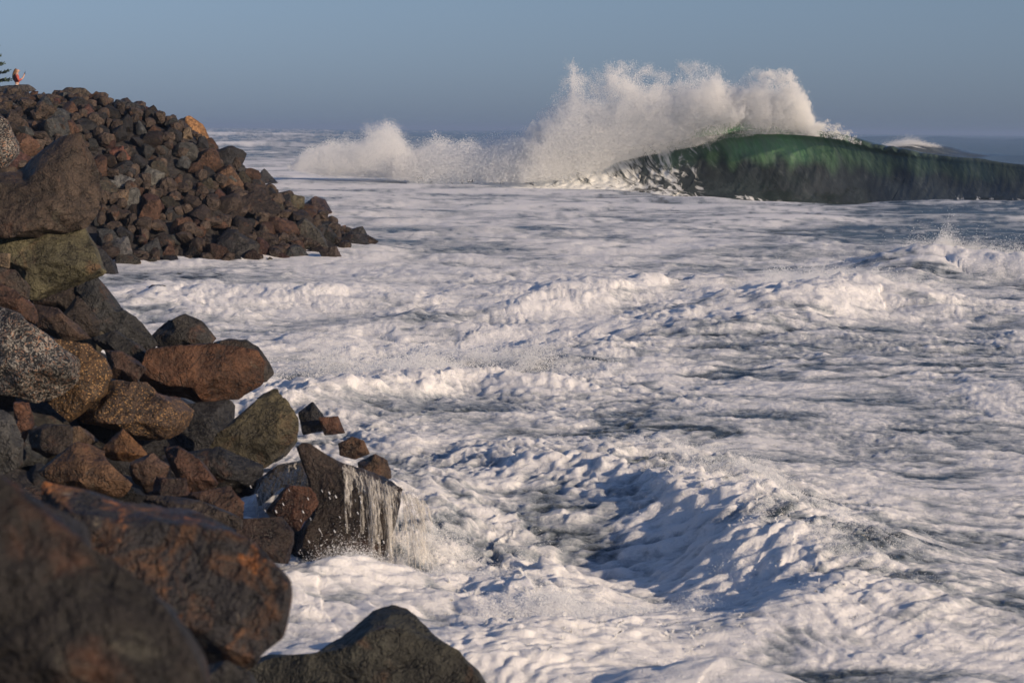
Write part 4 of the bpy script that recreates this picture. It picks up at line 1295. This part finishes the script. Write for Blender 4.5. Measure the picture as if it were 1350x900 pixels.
bmesh.ops.scale(bm, vec=(.009, .15, .075), verts=bm.verts)
bmesh.ops.bevel(bm, geom=bm.edges[:], offset=.003, segments=2, affect='EDGES')
pm = bpy.data.meshes.new('phone'); bm.to_mesh(pm); bm.free()
ph = link('phone', pm, M_PHONE, None, (ptop[0] + .36, ptop[1] + .05, ptop[2] - 1.66 + 1.47))
ph.rotation_euler = (math.radians(90), 0, math.radians(8))
tag(ph, 'dark phone held up by the person on the crest', 'phone')

# ------------------------------------------------------------------ pine at the picture edge
M_NEEDLE = simple('pine_needles', (0.045, 0.07, 0.05), 0.7, 0.2, 0.4, 3)
M_BARK = simple('pine_bark', (0.09, 0.065, 0.05), 0.85, 0.2, 0.3, 6)
tc_ = at(-26, 140, 112.0)
tree = bpy.data.objects.new('pine_tree', None)
tree.location = (tc_[0], tc_[1], 3.4)
col.objects.link(tree)
tag(tree, 'dark tiered pine whose branch ends reach in behind the crest', 'tree')
g = np.random.default_rng(9)
TH = 7.5
rings = 24
tv, tf_ = [], []
for k in range(rings):
    z = TH * k / (rings - 1)
    r = 0.16 * (1 - k / rings) + 0.015
    for j in range(10):
        a = j * math.tau / 10
        tv.append((math.cos(a) * r + .04 * math.sin(z), math.sin(a) * r, z))
for k in range(rings - 1):
    for j in range(10):
        tf_.append((k * 10 + j, k * 10 + (j + 1) % 10, (k + 1) * 10 + (j + 1) % 10, (k + 1) * 10 + j))
link('trunk', mesh_np('trunk', np.array(tv), np.array(tf_)), M_BARK, tree)
cv, cf = [], []


def quad(a, b, w):
    d = b - a
    s = np.cross(d, g.normal(size=3)); s = s / (np.linalg.norm(s) + 1e-9) * w
    n = len(cv)
    cv.extend([a - s * .4, a + s * .4, b + s, b - s]); cf.append((n, n + 1, n + 2, n + 3))


for tier in range(15):
    z = 0.8 + tier * 0.44
    L = 2.0 * (1 - tier / 16.5) ** 0.9
    for b_ in range(9):
        a = b_ * math.tau / 9 + tier * .5 + g.normal(0, .12)
        dirv = np.array([math.cos(a), math.sin(a), 0])
        ln = L * g.uniform(.8, 1.1)
        prev = np.array([0, 0, z])
        for s_ in range(1, 9):
            t_ = s_ / 8
            pnt = np.array([0, 0, z]) + dirv * ln * t_ + np.array([0, 0, -0.18 * t_ + 0.30 * t_ ** 2])
            quad(prev, pnt, .018)
            for m in range(26):
                st_ = prev + (pnt - prev) * g.uniform()
                side = np.cross(dirv, (0, 0, 1)) * g.choice((-1, 1)) * g.uniform(.2, 1) + dirv * g.uniform(.2, .9) + np.array([0, 0, g.uniform(-.1, .45)])
                quad(st_, st_ + side * g.uniform(.16, .42), .03)
            prev = pnt
link('crown', mesh_np('crown', np.array(cv), np.array(cf), False), M_NEEDLE, tree)

# ------------------------------------------------------------------ sea air
bm = bmesh.new()
bmesh.ops.create_cube(bm, size=1.0)
hm = bpy.data.meshes.new('haze'); bm.to_mesh(hm); bm.free()
hz_ = NT('sea_haze')
pv = hz_.n('ShaderNodeVolumePrincipled')
pv.inputs['Color'].default_value = (0.34, 0.47, 0.72, 1)
pv.inputs['Density'].default_value = 0.0003
pv.inputs['Anisotropy'].default_value = 0.0
hz_.l(pv.outputs[0], hz_.out.inputs['Volume'])
haze = link('haze', hm, hz_.m)
haze.location = (0, 5000, 5.5)
haze.scale = (16000, 20000, 19.0)
tag(haze, kind='stuff')
